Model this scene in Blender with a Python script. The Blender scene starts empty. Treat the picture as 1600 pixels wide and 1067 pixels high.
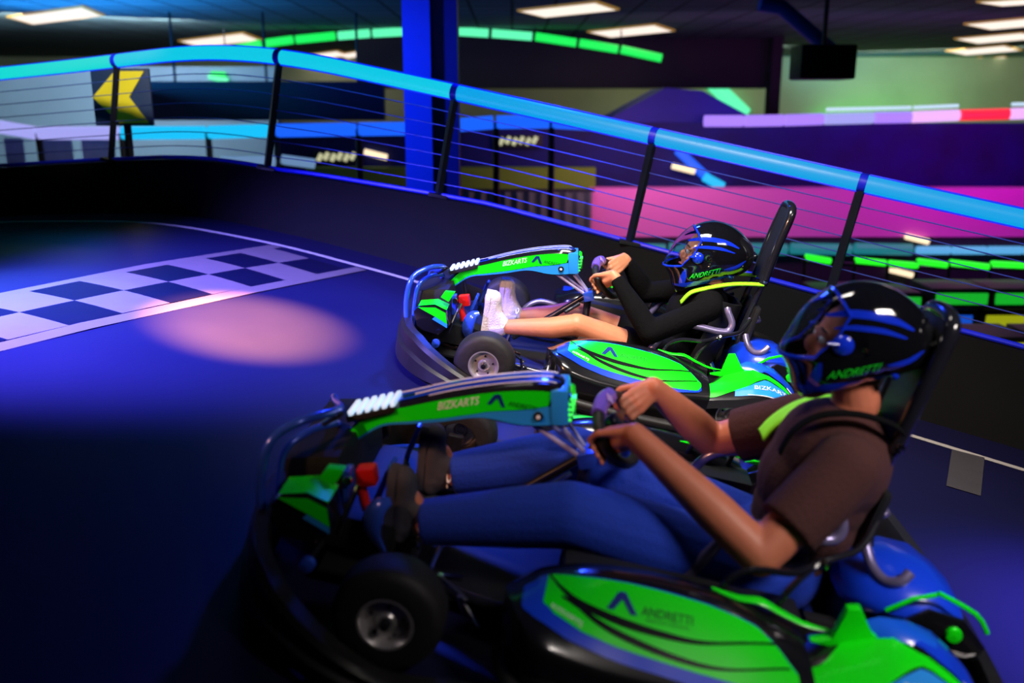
import bpy, bmesh, math, random
from math import pi, sin, cos, radians, atan2, sqrt
from mathutils import Vector, Matrix, Euler

random.seed(7)
SC = bpy.context.scene
COL = SC.collection

# ------------------------------------------------------------------ camera
# the karts drive on a raised ramp track; "track frame" = coordinates in which that ramp is level
FPX = 1439.545                       # focal length for a 1600 px wide frame
HCAM, PITCH, ROLL = 1.39720, 0.297877, 0.198286     # camera in the track frame
PITCH_W = math.atan(363.0 / FPX)     # camera pitch in the world (no roll)
CAM_Z = 4.0
def basis(pitch, roll):
    f = Vector((0, cos(pitch), -sin(pitch))); r = Vector((1, 0, 0)); u = r.cross(f)
    rr = cos(roll) * r + sin(roll) * u; uu = -sin(roll) * r + cos(roll) * u
    return Matrix((rr, -uu, f))      # rows: right, down, forward
RT, RWD = basis(PITCH, ROLL), basis(PITCH_W, 0)
M3 = RWD.transposed() @ RT
MT = Matrix.Translation((0, 0, CAM_Z)) @ M3.to_4x4() @ Matrix.Translation((0, 0, -HCAM))   # track frame -> world

cam_d = bpy.data.cameras.new('camera')
cam = bpy.data.objects.new('camera', cam_d); COL.objects.link(cam)
cam.location = (0, 0, CAM_Z)
cam.rotation_euler = (pi / 2 - PITCH_W, 0, 0)
cam_d.sensor_width = 36.0
cam_d.lens = FPX / 1600 * 36
cam_d.clip_start = 0.05; cam_d.clip_end = 200
cam_d.dof.use_dof = True
cam_d.dof.focus_distance = 3.95
cam_d.dof.aperture_fstop = 1.4
SC.camera = cam

# ------------------------------------------------------------------ world, exposure
SC.view_settings.view_transform = 'Standard'
SC.view_settings.look = 'None'
SC.view_settings.exposure = 0.0
SC.view_settings.gamma = 1.0
SC.view_settings.use_curve_mapping = False
w = bpy.data.worlds.new('dark_hall_air'); SC.world = w; w.use_nodes = True
w.node_tree.nodes['Background'].inputs[0].default_value = (0.02, 0.03, 0.10, 1)
w.node_tree.nodes['Background'].inputs[1].default_value = 0.10

def vt(p): return MT @ Vector(p)
def lamp(name, kind, loc, target, energy, color, size=0.5, size_y=None, spot=None, blend=.6, spread=None):
    d = bpy.data.lights.new(name, kind); d.energy = energy; d.color = color
    o = bpy.data.objects.new(name, d); COL.objects.link(o)
    o.location = loc
    if kind == 'AREA':
        d.size = size
        if size_y: d.shape = 'RECTANGLE'; d.size_y = size_y
        if spread: d.spread = spread
    elif kind == 'SPOT':
        d.spot_size = spot; d.spot_blend = blend; d.shadow_soft_size = size
    else: d.shadow_soft_size = size
    if target is not None:
        o.rotation_euler = (Vector(target) - Vector(loc)).to_track_quat('-Z', 'Y').to_euler()
    return o

# added key lights for the karts (white) and coloured spots from unseen fixtures
lamp('kart_key_light', 'AREA', (0.2, 3.2, 5.35), (0.75, 4.2, 3.0), 62, (1.0, .93, .85), 1.2, .7, spread=radians(95))  # added key light aimed at the far kart, no fixture
lamp('kart_key_light', 'AREA', (2.2, 0.6, 5.35), (1.5, 2.5, 3.0), 29, (1.0, .9, .84), 1.2, .7, spread=radians(70))  # added key light aimed at the near kart, no fixture
lamp('blue_glow_spot', 'SPOT', (-2.9, 2.2, 5.3), vt((-1.85, 3.85, 0)), 9500, (.20, .16, 1.0), .12, spot=radians(54), blend=1)  # added spot, stands in for LED glow reflected in the floor
lamp('blue_glow_spot', 'SPOT', (-3.9, 4.4, 5.3), vt((-2.6, 4.0, 0)), 2600, (.10, .34, 1.0), .12, spot=radians(34), blend=1)  # added spot for the cyan-blue floor glow at far left
lamp('blue_glow_spot', 'SPOT', (0.3, 6.3, 5.3), vt((-0.4, 3.8, 0)), 300, (0.02, .06, 1.0), .15, spot=radians(75), blend=1)  # added spot from behind for blue rims on the karts
lamp('violet_stage_spot', 'SPOT', (4.2, 1.9, 5.3), vt((2.45, 2.35, 0)), 6500, (.22, .14, 1.0), .15, spot=radians(34), blend=1)
lamp('warm_reflection_spot', 'SPOT', (-1.0, 4.4, 5.35), vt((-1.20, 4.02, 0)), 7500, (1.0, .34, .05), .03, spot=radians(26), blend=.9)  # added spot, stands in for a warm panel's reflection on the floor
lamp('orange_stage_spot', 'SPOT', (-2.2, 0.6, 5.2), vt((0.5, 3.9, 0.3)), 420, (1.0, .45, .22), .1, spot=radians(38), blend=.8)

# ------------------------------------------------------------------ materials
MATS = {}
def mat(name, col, rough=.5, metal=0, coat=0, spec=None, emit=None, estr=1.0, nscale=0, namt=0, bump=0, trans=0, ior=1.45, alpha=1):
    if name in MATS: return MATS[name]
    m = bpy.data.materials.new(name); m.use_nodes = True; nt = m.node_tree
    b = nt.nodes['Principled BSDF']
    b.inputs['Base Color'].default_value = (*col, 1); b.inputs['Roughness'].default_value = rough
    b.inputs['Metallic'].default_value = metal; b.inputs['Coat Weight'].default_value = coat
    b.inputs['Coat Roughness'].default_value = .08
    b.inputs['IOR'].default_value = ior
    if spec is not None: b.inputs['Specular IOR Level'].default_value = spec
    if trans: b.inputs['Transmission Weight'].default_value = trans
    if alpha < 1: b.inputs['Alpha'].default_value = alpha
    if emit:
        b.inputs['Emission Color'].default_value = (*emit, 1); b.inputs['Emission Strength'].default_value = estr
    if nscale:
        tc = nt.nodes.new('ShaderNodeTexCoord'); n = nt.nodes.new('ShaderNodeTexNoise')
        n.inputs['Scale'].default_value = nscale; n.inputs['Detail'].default_value = 4
        nt.links.new(tc.outputs['Object'], n.inputs['Vector'])
        if namt:
            mx = nt.nodes.new('ShaderNodeMix'); mx.data_type = 'RGBA'
            mx.inputs[6].default_value = (*[c * (1 - namt) for c in col], 1)
            mx.inputs[7].default_value = (*[min(1, c * (1 + namt)) for c in col], 1)
            nt.links.new(n.outputs['Fac'], mx.inputs[0]); nt.links.new(mx.outputs[2], b.inputs['Base Color'])
        if bump:
            bp = nt.nodes.new('ShaderNodeBump'); bp.inputs['Strength'].default_value = bump; bp.inputs['Distance'].default_value = .01
            nt.links.new(n.outputs['Fac'], bp.inputs['Height']); nt.links.new(bp.outputs['Normal'], b.inputs['Normal'])
    MATS[name] = m
    return m

GREEN = mat('green_gloss_vinyl', (.004, .86, .004), .35, coat=.3, nscale=3, namt=.06)
LIME = mat('lime_webbing', (.30, .95, .01), .7, nscale=60, bump=.3)
BLUEP = mat('blue_gloss_vinyl', (.006, .05, .75), .3, coat=.5, nscale=4, namt=.1)
MIDB = mat('royal_blue_gloss_vinyl', (.008, .11, .80), .25, coat=.6, nscale=4, namt=.1)
CYANP = mat('sky_blue_gloss_vinyl', (.02, .28, .85), .3, coat=.5, nscale=5, namt=.15)
BLACKP = mat('black_gloss_plastic', (.006, .006, .008), .22, coat=.6, nscale=6, namt=.2)
BLACKM = mat('black_matte_plastic', (.009, .009, .010), .5, nscale=12, namt=.3, bump=.1)
BUMPER = mat('scuffed_black_bumper', (.010, .009, .009), .42, nscale=9, namt=.5, bump=.2)
RUBBER = mat('tyre_rubber', (.014, .013, .015), .62, nscale=30, namt=.3, bump=.2)
RODM = mat('lilac_anodised_rod', (.55, .50, .85), .3, metal=.2, nscale=20, namt=.1)
RIMM = mat('silver_rim', (.80, .76, .78), .28, metal=.75, coat=.3, nscale=20, namt=.1)
CHROME = mat('polished_metal', (.75, .72, .74), .16, metal=1, nscale=20, namt=.1)
STEELB = mat('bluish_steel', (.03, .10, .75), .25, metal=.3, coat=.6, nscale=8, namt=.1)  # on the guard tube the blue is light put into the colour
STEELD = mat('black_powder_coat_tube', (.010, .010, .016), .18, coat=.7, nscale=8, namt=.2)
TUBEG = mat('grey_violet_seat_rail', (.20, .17, .34), .3, metal=.5, coat=.4, nscale=10, namt=.1)
RED = mat('red_anodised', (.8, .015, .01), .3, metal=.3, nscale=10, namt=.1)
WHITE = mat('white_vinyl', (.8, .82, .9), .4, nscale=10, namt=.05)
DGREEN = mat('dark_green_lettering', (.0, .13, .01), .5, nscale=10, namt=.05)
NAVY = mat('navy_lettering', (.004, .02, .22), .4, nscale=10, namt=.05)
GREENTX = mat('green_lettering', (.01, .75, .02), .4, nscale=10, namt=.05)
SKIN = mat('skin', (.60, .23, .12), .48, nscale=25, namt=.12, bump=.06)
SKIN2 = mat('skin_ruddy', (.52, .16, .09), .5, nscale=25, namt=.12, bump=.06)
BLACKC = mat('black_cotton', (.003, .003, .004), .95, spec=.12, nscale=90, namt=.3, bump=.3)
BROWNC = mat('dark_brown_cotton', (.050, .013, .013), .9, nscale=90, namt=.2, bump=.3)
DENIM = mat('blue_denim', (.003, .034, .42), .85, nscale=140, namt=.25, bump=.3)
SHOEW = mat('white_knit', (.72, .66, .78), .75, nscale=160, namt=.12, bump=.5)
SHOEL = mat('white_lace', (.85, .82, .9), .7, nscale=60, namt=.05)
SHOEB = mat('grey_suede', (.05, .045, .06), .8, nscale=60, namt=.2)
HAIR = mat('dark_brown_hair', (.02, .010, .006), .6, nscale=80, namt=.4, bump=.5)
HELM = mat('helmet_black_gloss', (.004, .004, .006), .06, coat=1.0, nscale=3, namt=.2)
HBLUE = mat('helmet_blue_gloss', (.006, .03, .62), .08, coat=1.0, nscale=3, namt=.1)
VISOR = mat('tinted_visor', (.80, .88, 1.0), .02, trans=1.0, ior=1.06, spec=.9, coat=.6, nscale=3)
EYEW = mat('eye_white', (.8, .8, .8), .2, nscale=9, namt=.02)
EYED = mat('iris_dark', (.02, .012, .01), .1, nscale=9, namt=.02)
LIP = mat('lip', (.5, .12, .1), .4, nscale=30, namt=.1)
GRIPP = mat('violet_wheel_switch_box', (.16, .09, .62), .35, coat=.4, nscale=10, namt=.1)

def emis(name, col, s): return mat(name, (.02, .02, .02), .4, emit=col, estr=s, nscale=5, namt=.1)
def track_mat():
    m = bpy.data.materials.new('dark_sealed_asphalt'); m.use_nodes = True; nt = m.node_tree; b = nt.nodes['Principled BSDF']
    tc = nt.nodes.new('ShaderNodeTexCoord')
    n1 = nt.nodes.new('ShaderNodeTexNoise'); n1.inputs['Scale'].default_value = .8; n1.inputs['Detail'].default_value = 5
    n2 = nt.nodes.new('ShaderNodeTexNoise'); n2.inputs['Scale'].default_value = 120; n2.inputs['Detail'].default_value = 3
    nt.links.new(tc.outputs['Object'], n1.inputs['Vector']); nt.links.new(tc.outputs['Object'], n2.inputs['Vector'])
    r = nt.nodes.new('ShaderNodeValToRGB'); r.color_ramp.elements[0].color = (.0045, .0045, .028, 1); r.color_ramp.elements[1].color = (.007, .007, .045, 1)  # blue LED glow on the floor put into the base colour
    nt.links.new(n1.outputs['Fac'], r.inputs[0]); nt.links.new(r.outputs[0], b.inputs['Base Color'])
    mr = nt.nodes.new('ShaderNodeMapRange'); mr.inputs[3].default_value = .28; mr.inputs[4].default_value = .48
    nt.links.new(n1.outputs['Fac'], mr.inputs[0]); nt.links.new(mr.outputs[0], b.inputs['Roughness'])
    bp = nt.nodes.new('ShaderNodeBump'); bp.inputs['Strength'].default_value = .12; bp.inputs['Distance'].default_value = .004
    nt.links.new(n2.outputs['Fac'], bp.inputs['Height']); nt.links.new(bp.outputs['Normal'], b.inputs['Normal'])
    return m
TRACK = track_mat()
PAINTW = mat('white_track_paint', (.50, .46, .42), .4, nscale=7, namt=.12, bump=.05)
PAINTC = mat('checker_track_paint', (.125, .105, .105), .38, nscale=7, namt=.12, bump=.05)
PAINTK = mat('dark_track_paint', (.003, .003, .02), .35, nscale=7, namt=.2)  # same blue floor glow put into this colour
PAINTG = mat('worn_grey_track_paint', (.06, .055, .06), .45, nscale=7, namt=.3)
WALLK = mat('black_barrier_panel', (.003, .003, .004), .8, spec=.2, nscale=4, namt=.4, bump=.1)

def ceil_mat():
    m = bpy.data.materials.new('dark_ceiling_tiles'); m.use_nodes = True; nt = m.node_tree; b = nt.nodes['Principled BSDF']
    tc = nt.nodes.new('ShaderNodeTexCoord'); br = nt.nodes.new('ShaderNodeTexBrick')
    br.offset = 0; br.inputs['Scale'].default_value = 1.0; br.inputs['Brick Width'].default_value = .6; br.inputs['Row Height'].default_value = .6
    br.inputs['Mortar Size'].default_value = .025
    br.inputs['Color1'].default_value = (.09, .15, .16, 1); br.inputs['Color2'].default_value = (.13, .19, .19, 1); br.inputs['Mortar'].default_value = (.008, .012, .018, 1)
    nt.links.new(tc.outputs['Object'], br.inputs['Vector']); nt.links.new(br.outputs['Color'], b.inputs['Base Color'])
    b.inputs['Roughness'].default_value = .8
    return m
CEIL = ceil_mat()

# ------------------------------------------------------------------ mesh helpers
class MB:
    """collects shapes and links them as ONE mesh object"""
    def __init__(s): s.v = []; s.f = []; s.m = []; s.mats = []; s.sm = []
    def slot(s, m):
        if m not in s.mats: s.mats.append(m)
        return s.mats.index(m)
    def add(s, vs, fs, m, smooth=False):
        o = len(s.v); s.v += [Vector(p) for p in vs]; k = s.slot(m)
        for f in fs: s.f.append([o + i for i in f]); s.m.append(k); s.sm.append(smooth)
    def box(s, c, d, m, rot=None, bev=.0):
        bm = bmesh.new(); bmesh.ops.create_cube(bm, size=1)
        for v in bm.verts: v.co = Vector((v.co.x * d[0], v.co.y * d[1], v.co.z * d[2]))
        if bev: bmesh.ops.bevel(bm, geom=bm.edges[:], offset=bev, segments=2, affect='EDGES', profile=.7)
        R = Euler(rot).to_matrix() if rot else Matrix.Identity(3)
        vs = [R @ v.co + Vector(c) for v in bm.verts]; bm.verts.index_update()
        s.add(vs, [[v.index for v in f.verts] for f in bm.faces], m); bm.free()
    def tube(s, pts, r, m, n=10, closed=False, smoothen=0, flat=1.0, cap=True, up=None):
        pts = [Vector(p) for p in pts]
        rr = list(r) if isinstance(r, (list, tuple)) else [r] * len(pts)
        if smoothen: pts, rr = crom(pts, rr, smoothen, closed)
        N = len(pts); rings = []
        def tan(i):
            a = pts[(i - 1) % N] if (closed or i > 0) else pts[i]; b = pts[(i + 1) % N] if (closed or i < N - 1) else pts[i]
            t = b - a
            return t.normalized() if t.length > 1e-9 else Vector((0, 0, 1))
        t = tan(0); u0 = Vector(up) if up else (Vector((0, 0, 1)) if abs(t.z) < .9 else Vector((1, 0, 0)))
        nrm = (u0 - t * u0.dot(t)).normalized()
        vs = []
        for i in range(N):
            t = tan(i); nrm = (nrm - t * nrm.dot(t)).normalized(); bn = t.cross(nrm)
            for k in range(n):
                a = 2 * pi * k / n
                vs.append(pts[i] + (nrm * cos(a) * flat + bn * sin(a)) * rr[i])
        fs = []
        for i in range(N if closed else N - 1):
            j = (i + 1) % N
            for k in range(n): fs.append([i * n + k, i * n + (k + 1) % n, j * n + (k + 1) % n, j * n + k])
        if not closed and cap: fs.append(list(range(n))[::-1]); fs.append([(N - 1) * n + k for k in range(n)])
        s.add(vs, fs, m, True)
    def ell(s, c, rad, m, rot=None, seg=20, ring=14):
        R = Euler(rot).to_matrix() if rot else Matrix.Identity(3); vs = []; fs = []
        for i in range(1, ring):
            th = pi * i / ring
            for k in range(seg):
                a = 2 * pi * k / seg
                vs.append(R @ Vector((rad[0] * sin(th) * cos(a), rad[1] * sin(th) * sin(a), rad[2] * cos(th))) + Vector(c))
        t = len(vs); vs.append(R @ Vector((0, 0, rad[2])) + Vector(c)); vs.append(R @ Vector((0, 0, -rad[2])) + Vector(c))
        for i in range(ring - 2):
            for k in range(seg): fs.append([i * seg + k, (i + 1) * seg + k, (i + 1) * seg + (k + 1) % seg, i * seg + (k + 1) % seg])
        for k in range(seg):
            fs.append([t, k, (k + 1) % seg]); fs.append([t + 1, (ring - 2) * seg + (k + 1) % seg, (ring - 2) * seg + k])
        s.add(vs, fs, m, True)
    def cap(s, a, b, ra, rb, m, n=16, flat_end=False):
        """tapered capsule"""
        a, b = Vector(a), Vector(b); d = (b - a); L = d.length or 1e-6; d = d / L
        pts = []; rr = []
        K = 5
        for i in range(K): q = pi / 2 * i / K; pts.append(a - d * ra * cos(q)); rr.append(max(ra * sin(q), ra * .02))
        pts.append(a); rr.append(ra); pts.append(b); rr.append(rb)
        if flat_end: pass
        else:
            for i in range(K - 1, -1, -1): q = pi / 2 * i / K; pts.append(b + d * rb * cos(q)); rr.append(max(rb * sin(q), rb * .02))
        s.tube(pts, rr, m, n)
    def prism(s, poly, y0, y1, m, mside=None, bev=0, plane='xz'):
        """polygon in the xz plane given thickness along y (plane='xy': thickness along z)"""
        bm = bmesh.new()
        mk = (lambda p, q: Vector((p[0], q, p[1]))) if plane == 'xz' else (lambda p, q: Vector((p[0], p[1], q)))
        a = [bm.verts.new(mk(p, y0)) for p in poly]; b = [bm.verts.new(mk(p, y1)) for p in poly]
        bm.faces.new(a); bm.faces.new(b[::-1])
        for i in range(len(poly)):
            j = (i + 1) % len(poly); bm.faces.new([a[j], a[i], b[i], b[j]])
        bmesh.ops.recalc_face_normals(bm, faces=bm.faces[:])
        if bev: bmesh.ops.bevel(bm, geom=[e for e in bm.edges], offset=bev, segments=2, affect='EDGES', profile=.7)
        bm.verts.index_update()
        s.add([v.co.copy() for v in bm.verts], [[v.index for v in f.verts] for f in bm.faces], m); bm.free()
    def loft(s, secs, m, closed=True, caps=True, smooth=True):
        n = len(secs[0]); vs = [p for q in secs for p in q]; fs = []
        for i in range(len(secs) - 1):
            for k in range(n if closed else n - 1):
                fs.append([i * n + k, i * n + (k + 1) % n, (i + 1) * n + (k + 1) % n, (i + 1) * n + k])
        if caps and closed: fs.append(list(range(n))[::-1]); fs.append([(len(secs) - 1) * n + k for k in range(n)])
        s.add(vs, fs, m, smooth)
    def grid(s, rows, m, thick=0, smooth=True):
        n = len(rows[0]); vs = [p for q in rows for p in q]
        fs = [[i * n + k, i * n + k + 1, (i + 1) * n + k + 1, (i + 1) * n + k] for i in range(len(rows) - 1) for k in range(n - 1)]
        s.add(vs, fs, m, smooth)
    def torus(s, c, R, r, m, ax=(0, 1, 0), n=32, k=10):
        ax = Vector(ax).normalized(); q = ax.to_track_quat('Z', 'Y').to_matrix()
        s.tube([Vector(c) + q @ Vector((R * cos(2 * pi * i / n), R * sin(2 * pi * i / n), 0)) for i in range(n)], r, m, k, closed=True, up=ax)
    def lathe(s, prof, c, ax, m, n=36):
        """prof = (radius, height along ax)"""
        ax = Vector(ax).normalized(); q = ax.to_track_quat('Z', 'Y').to_matrix(); vs = []; fs = []
        for (r, h) in prof:
            for k in range(n): a = 2 * pi * k / n; vs.append(Vector(c) + q @ Vector((r * cos(a), r * sin(a), h)))
        for i in range(len(prof) - 1):
            for k in range(n): fs.append([i * n + k, i * n + (k + 1) % n, (i + 1) * n + (k + 1) % n, (i + 1) * n + k])
        s.add(vs, fs, m, True)
    def build(s, name, parent=None, off=(0, 0, 0), sharp=40):
        me = bpy.data.meshes.new(name)
        o_ = Vector(off); me.from_pydata([tuple(p - o_) for p in s.v], [], s.f)
        for m in s.mats: me.materials.append(m)
        for p, k, sm in zip(me.polygons, s.m, s.sm): p.material_index = k; p.use_smooth = True
        bm = bmesh.new(); bm.from_mesh(me); bmesh.ops.recalc_face_normals(bm, faces=bm.faces[:])
        lim = radians(sharp)
        for e in bm.edges:
            if len(e.link_faces) == 2 and e.calc_face_angle(0) > lim: e.smooth = False
        bm.to_mesh(me); bm.free()
        o = bpy.data.objects.new(name, me); COL.objects.link(o)
        if parent: o.parent = parent
        return o

def crom(pts, rr, k, closed=False):
    N = len(pts); out = []; ro = []
    for i in range(N if closed else N - 1):
        if closed: P = [pts[(i + j) % N] for j in (-1, 0, 1, 2)]; Q = [rr[(i + j) % N] for j in (-1, 0, 1, 2)]
        else: P = [pts[max(0, min(N - 1, i + j))] for j in (-1, 0, 1, 2)]; Q = [rr[max(0, min(N - 1, i + j))] for j in (-1, 0, 1, 2)]
        for s in range(k):
            t = s / k
            f = lambda a, b, c, d: .5 * ((2 * b) + (c - a) * t + (2 * a - 5 * b + 4 * c - d) * t * t + (-a + 3 * b - 3 * c + d) * t ** 3)
            out.append(f(*P)); ro.append(f(*Q))
    if not closed: out.append(pts[-1]); ro.append(rr[-1])
    return out, ro

def interp(x, tab):
    tab = sorted(tab)
    if x <= tab[0][0]: return tab[0][1]
    for (a, u), (b, v) in zip(tab, tab[1:]):
        if x <= b: return u + (v - u) * (x - a) / (b - a)
    return tab[-1][1]

def remeshed(mb, name, voxel, mats, parent=None, off=(0, 0, 0), smooth=6):
    """fuse overlapping forms into one continuous skin"""
    o = mb.build(name, None, off)
    md = o.modifiers.new('r', 'REMESH'); md.mode = 'VOXEL'; md.voxel_size = voxel; md.use_smooth_shade = True
    sm = o.modifiers.new('s', 'SMOOTH'); sm.factor = .5; sm.iterations = smooth
    dg = bpy.context.evaluated_depsgraph_get(); dg.update()
    me = bpy.data.meshes.new_from_object(o.evaluated_get(dg))
    o.modifiers.clear(); old = o.data; o.data = me; bpy.data.meshes.remove(old)
    me.materials.clear()
    for m in mats: me.materials.append(m)
    for p in me.polygons: p.use_smooth = True; p.material_index = 0
    me.name = name
    if parent: o.parent = parent
    return o

def text_geo(body, size=1.0, extrude=0.0):
    """returns verts (x,y,z) and faces of lettering in the xy plane, unit-height caps scaled by size"""
    cu = bpy.data.curves.new('t', 'FONT'); cu.body = body; cu.size = size; cu.extrude = extrude; cu.resolution_u = 3
    cu.align_x = 'LEFT'
    o = bpy.data.objects.new('t', cu); COL.objects.link(o)
    dg = bpy.context.evaluated_depsgraph_get(); dg.update()
    me = bpy.data.meshes.new_from_object(o.evaluated_get(dg))
    vs = [v.co.copy() for v in me.vertices]; fs = [list(p.vertices) for p in me.polygons]
    bpy.data.objects.remove(o); bpy.data.curves.remove(cu); bpy.data.meshes.remove(me)
    return vs, fs
def text_on(mb, body, fn, m, width=None, height=1.0):
    """map lettering so that u in 0..1 runs along the word and v in 0..1 up its height"""
    vs, fs = text_geo(body)
    x0 = min(v.x for v in vs); x1 = max(v.x for v in vs); y0 = min(v.y for v in vs); y1 = max(v.y for v in vs)
    mb.add([fn((v.x - x0) / (x1 - x0), (v.y - y0) / (y1 - y0)) for v in vs], fs, m)

def tag(o, label=None, cat=None, group=None, kind=None):
    if label: o['label'] = label
    if cat: o['category'] = cat
    if group: o['group'] = group
    if kind: o['kind'] = kind
    return o
def empty(name, mtx, label=None, cat=None, group=None):
    o = bpy.data.objects.new(name, None); COL.objects.link(o); o.empty_display_size = .1
    o.matrix_world = mtx
    return tag(o, label, cat, group)
def copy_tree(o, parent=None):
    c = o.copy(); COL.objects.link(c)
    if parent: c.parent = parent; c.matrix_parent_inverse = o.matrix_parent_inverse.copy()
    for ch in [x for x in o.children]: copy_tree(ch, c)
    return c
def T(*p): return Matrix.Translation(p)

# ------------------------------------------------------------------ track surface (track frame)
def zs(x):
    s = max(0, -x - 1.4); k, s1 = .1, 1.4
    return -k * s * s if s < s1 else -k * s1 * s1 - 2 * k * s1 * (s - s1)
def rayt(px, py):
    d = Vector(((px - 800) / FPX, (py - 533.5) / FPX, 1)); return RT.transposed() @ d
def on_track(px, py):
    d = rayt(px, py); o = Vector((0, 0, HCAM)); t = .5
    while t < 30:
        p = o + d * t
        if p.z < zs(p.x): return Vector((p.x, p.y, zs(p.x)))
        t += .002
# far edge line of the lane (white line), from the far left bend to the right
LINE = [(-9.5, 3.6), (-8.0, 5.2), (-6.4, 6.3), (-5.0, 6.75), (-3.92, 6.61), (-3.0, 6.22), (-1.95, 5.70), (-1.25, 5.52), (-.574, 5.335), (.513, 4.909), (1.503, 4.51), (2.499, 4.138), (3.5, 3.76), (4.6, 3.34)]
LN, _ = crom([Vector((a, b, 0)) for a, b in LINE], [0] * len(LINE), 6)
def lnorm(i):
    a = LN[max(0, i - 1)]; b = LN[min(len(LN) - 1, i + 1)]; t = (b - a).normalized(); return Vector((-t.y, t.x, 0))
def off_line(d, z=0): return [Vector((p.x + lnorm(i).x * d, p.y + lnorm(i).y * d, 0)) for i, p in enumerate(LN)]
def onz(p, z=0): return Vector((p.x, p.y, zs(p.x) + z))

mb = MB()
# road surface from the barrier to behind the camera
far = off_line(.66)
rows = []
for q in far:
    rows.append([Vector((q.x, q.y + (-3.0 - q.y) * t, zs(q.x))) for t in (0, .1, .2, .35, .5, .7, .85, 1)])
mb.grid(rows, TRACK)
bot = [[Vector((q.x, q.y, zs(q.x))), Vector((q.x, q.y, zs(q.x) - .25))] for q in far]; mb.grid(bot, WALLK)
bot = [[Vector((q.x, -3, zs(q.x))), Vector((q.x, -3, zs(q.x) - .25))] for q in far]; mb.grid(bot, WALLK)
mb.grid([[Vector((q.x, q.y, zs(q.x) - .25)), Vector((q.x, -3, zs(q.x) - .25))] for q in far], WALLK)
# white edge line
a, b = off_line(-.025), off_line(.02)
mb.grid([[onz(p, .004), onz(q, .004)] for p, q in zip(a, b)], PAINTW)
# checkered start line: two squares wide, white border strips
F0, F1 = on_track(28, 454), on_track(412, 386)
N0, N1 = on_track(210, 497), on_track(555, 425)
def cell(u, v): # u along the line (0..6 between the traced rows), v across: 0 near .. 1 far
    a = N0.lerp(N1, u / 6); b = F0.lerp(F1, u / 6); p = a.lerp(b, v); return Vector((p.x, p.y, zs(p.x) + .005))
def quad(u0, u1, v0, v1, m):
    n = 4; rows = [[cell(u0 + (u1 - u0) * i / n, v0 + (v1 - v0) * j / n) for j in range(n + 1)] for i in range(n + 1)]; mb.grid(rows, m)
for u in range(-8, 6):
    for c in range(2):
        v0, v1 = ((.10, .5), (.5, .90))[c]
        lite = (u + c) % 2 == 0
        quad(u, u + 1, v0, v1, PAINTC if lite else PAINTK)
quad(-8, 6.35, -.02, .10, PAINTC); quad(-8, 6.3, .90, 1.02, PAINTC)
# worn painted patch near the white line on the right
pa = [on_track(*p) for p in ((1487, 703), (1538, 716), (1532, 776), (1478, 760))]
mb.add([p + Vector((0, 0, .004)) for p in pa], [[0, 1, 2, 3]], PAINTG)
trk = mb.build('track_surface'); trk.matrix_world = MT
tag(trk, 'dark sealed kart track with white edge line and checkered start line', None, None, 'structure')

# ------------------------------------------------------------------ barrier wall + cable railing
base = off_line(.34); back = off_line(.42)
HW, HR = .485, 1.11
def hw_(p): return interp(p.x, [(-1.7, .385), (-.3, .485)])
mb = MB()
secs = []
for p, q in zip(base, back): secs.append([onz(p, 0), onz(p, hw_(p)), onz(q, hw_(p)), onz(q, 0)])
mb.loft(secs, WALLK, closed=True)
wl = mb.build('track_barrier'); wl.matrix_world = MT
tag(wl, 'low black barrier wall running behind the karts below the cable railing', 'barrier')
mid = off_line(.38)
def at_arc(pts):
    d = [0]
    for a, b in zip(pts, pts[1:]): d.append(d[-1] + (b - a).length)
    return d
ARC = at_arc(mid)
def along(s):
    for i in range(len(mid) - 1):
        if s <= ARC[i + 1]: t = (s - ARC[i]) / (ARC[i + 1] - ARC[i]); return mid[i].lerp(mid[i + 1], t)
    return mid[-1]
def s_of_x(x):
    best = min(range(len(mid)), key=lambda i: abs(mid[i].x - x)); return ARC[best]
def s_near(px):
    # arc position whose railing top is seen at image column px
    lo, hi = 0, ARC[-1]
    for _ in range(50):
        m_ = (lo + hi) / 2; p = along(m_); q = RT @ (onz(p, HR) - Vector((0, 0, HCAM)))
        u = 800 + FPX * q.x / q.z if q.z > .3 else (-9999 if p.x < 0 else 9999)
        if u < px: lo = m_
        else: hi = m_
    return (lo + hi) / 2
POST_S = [s_near(p) for p in (183, 437, 712, 1022, 1348)]
st = POST_S[-1] - POST_S[-2]; POST_S = [POST_S[0] - 2.4, POST_S[0] - 1.2] + POST_S + [POST_S[-1] + st, POST_S[-1] + 2 * st]
POST_S = [s for s in POST_S if 0.1 < s < ARC[-1] - .05]
fr = empty('cable_railing', MT @ T(*onz(along(POST_S[4]), HW)), 'cable railing on the barrier behind the karts, topped by a glowing blue tube', 'railing')
fo = onz(along(POST_S[4]), HW)
RAILM = emis('cyan_blue_led_tube', (.0, .36, .78), 1.0)
RAILM2 = emis('aqua_led_tube', (.005, .58, .78), 1.0)
RAILM3 = emis('green_aqua_led_tube', (.01, .70, .66), 1.0)
RAILE = emis('deep_blue_edge_glow', (.0, .02, 1.0), 1.0)  # blue rim of the tube's glow, put in as separate emission
POSTM = mat('black_railing_post', (.008, .008, .012), .4, nscale=8, namt=.3)
CABLE = mat('steel_cable', (.10, .14, .62), .3, metal=.6, nscale=60, namt=.2)
BRAIL = mat('blue_painted_rail', (.01, .02, .75), .35, nscale=8, namt=.1)
for s_ in POST_S:
    p = along(s_); mb = MB()
    mb.tube([onz(p, hw_(p) + .004), onz(p, HR - .04)], .050, POSTM, 4, flat=.5)
    mb.box(onz(p, hw_(p) + .014), (.12, .1, .02), POSTM, bev=.003)
    mb.tube([onz(p, HR - .06), onz(p, HR - .02)], .025, POSTM, 8)
    mb.build('post', fr, fo)
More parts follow.
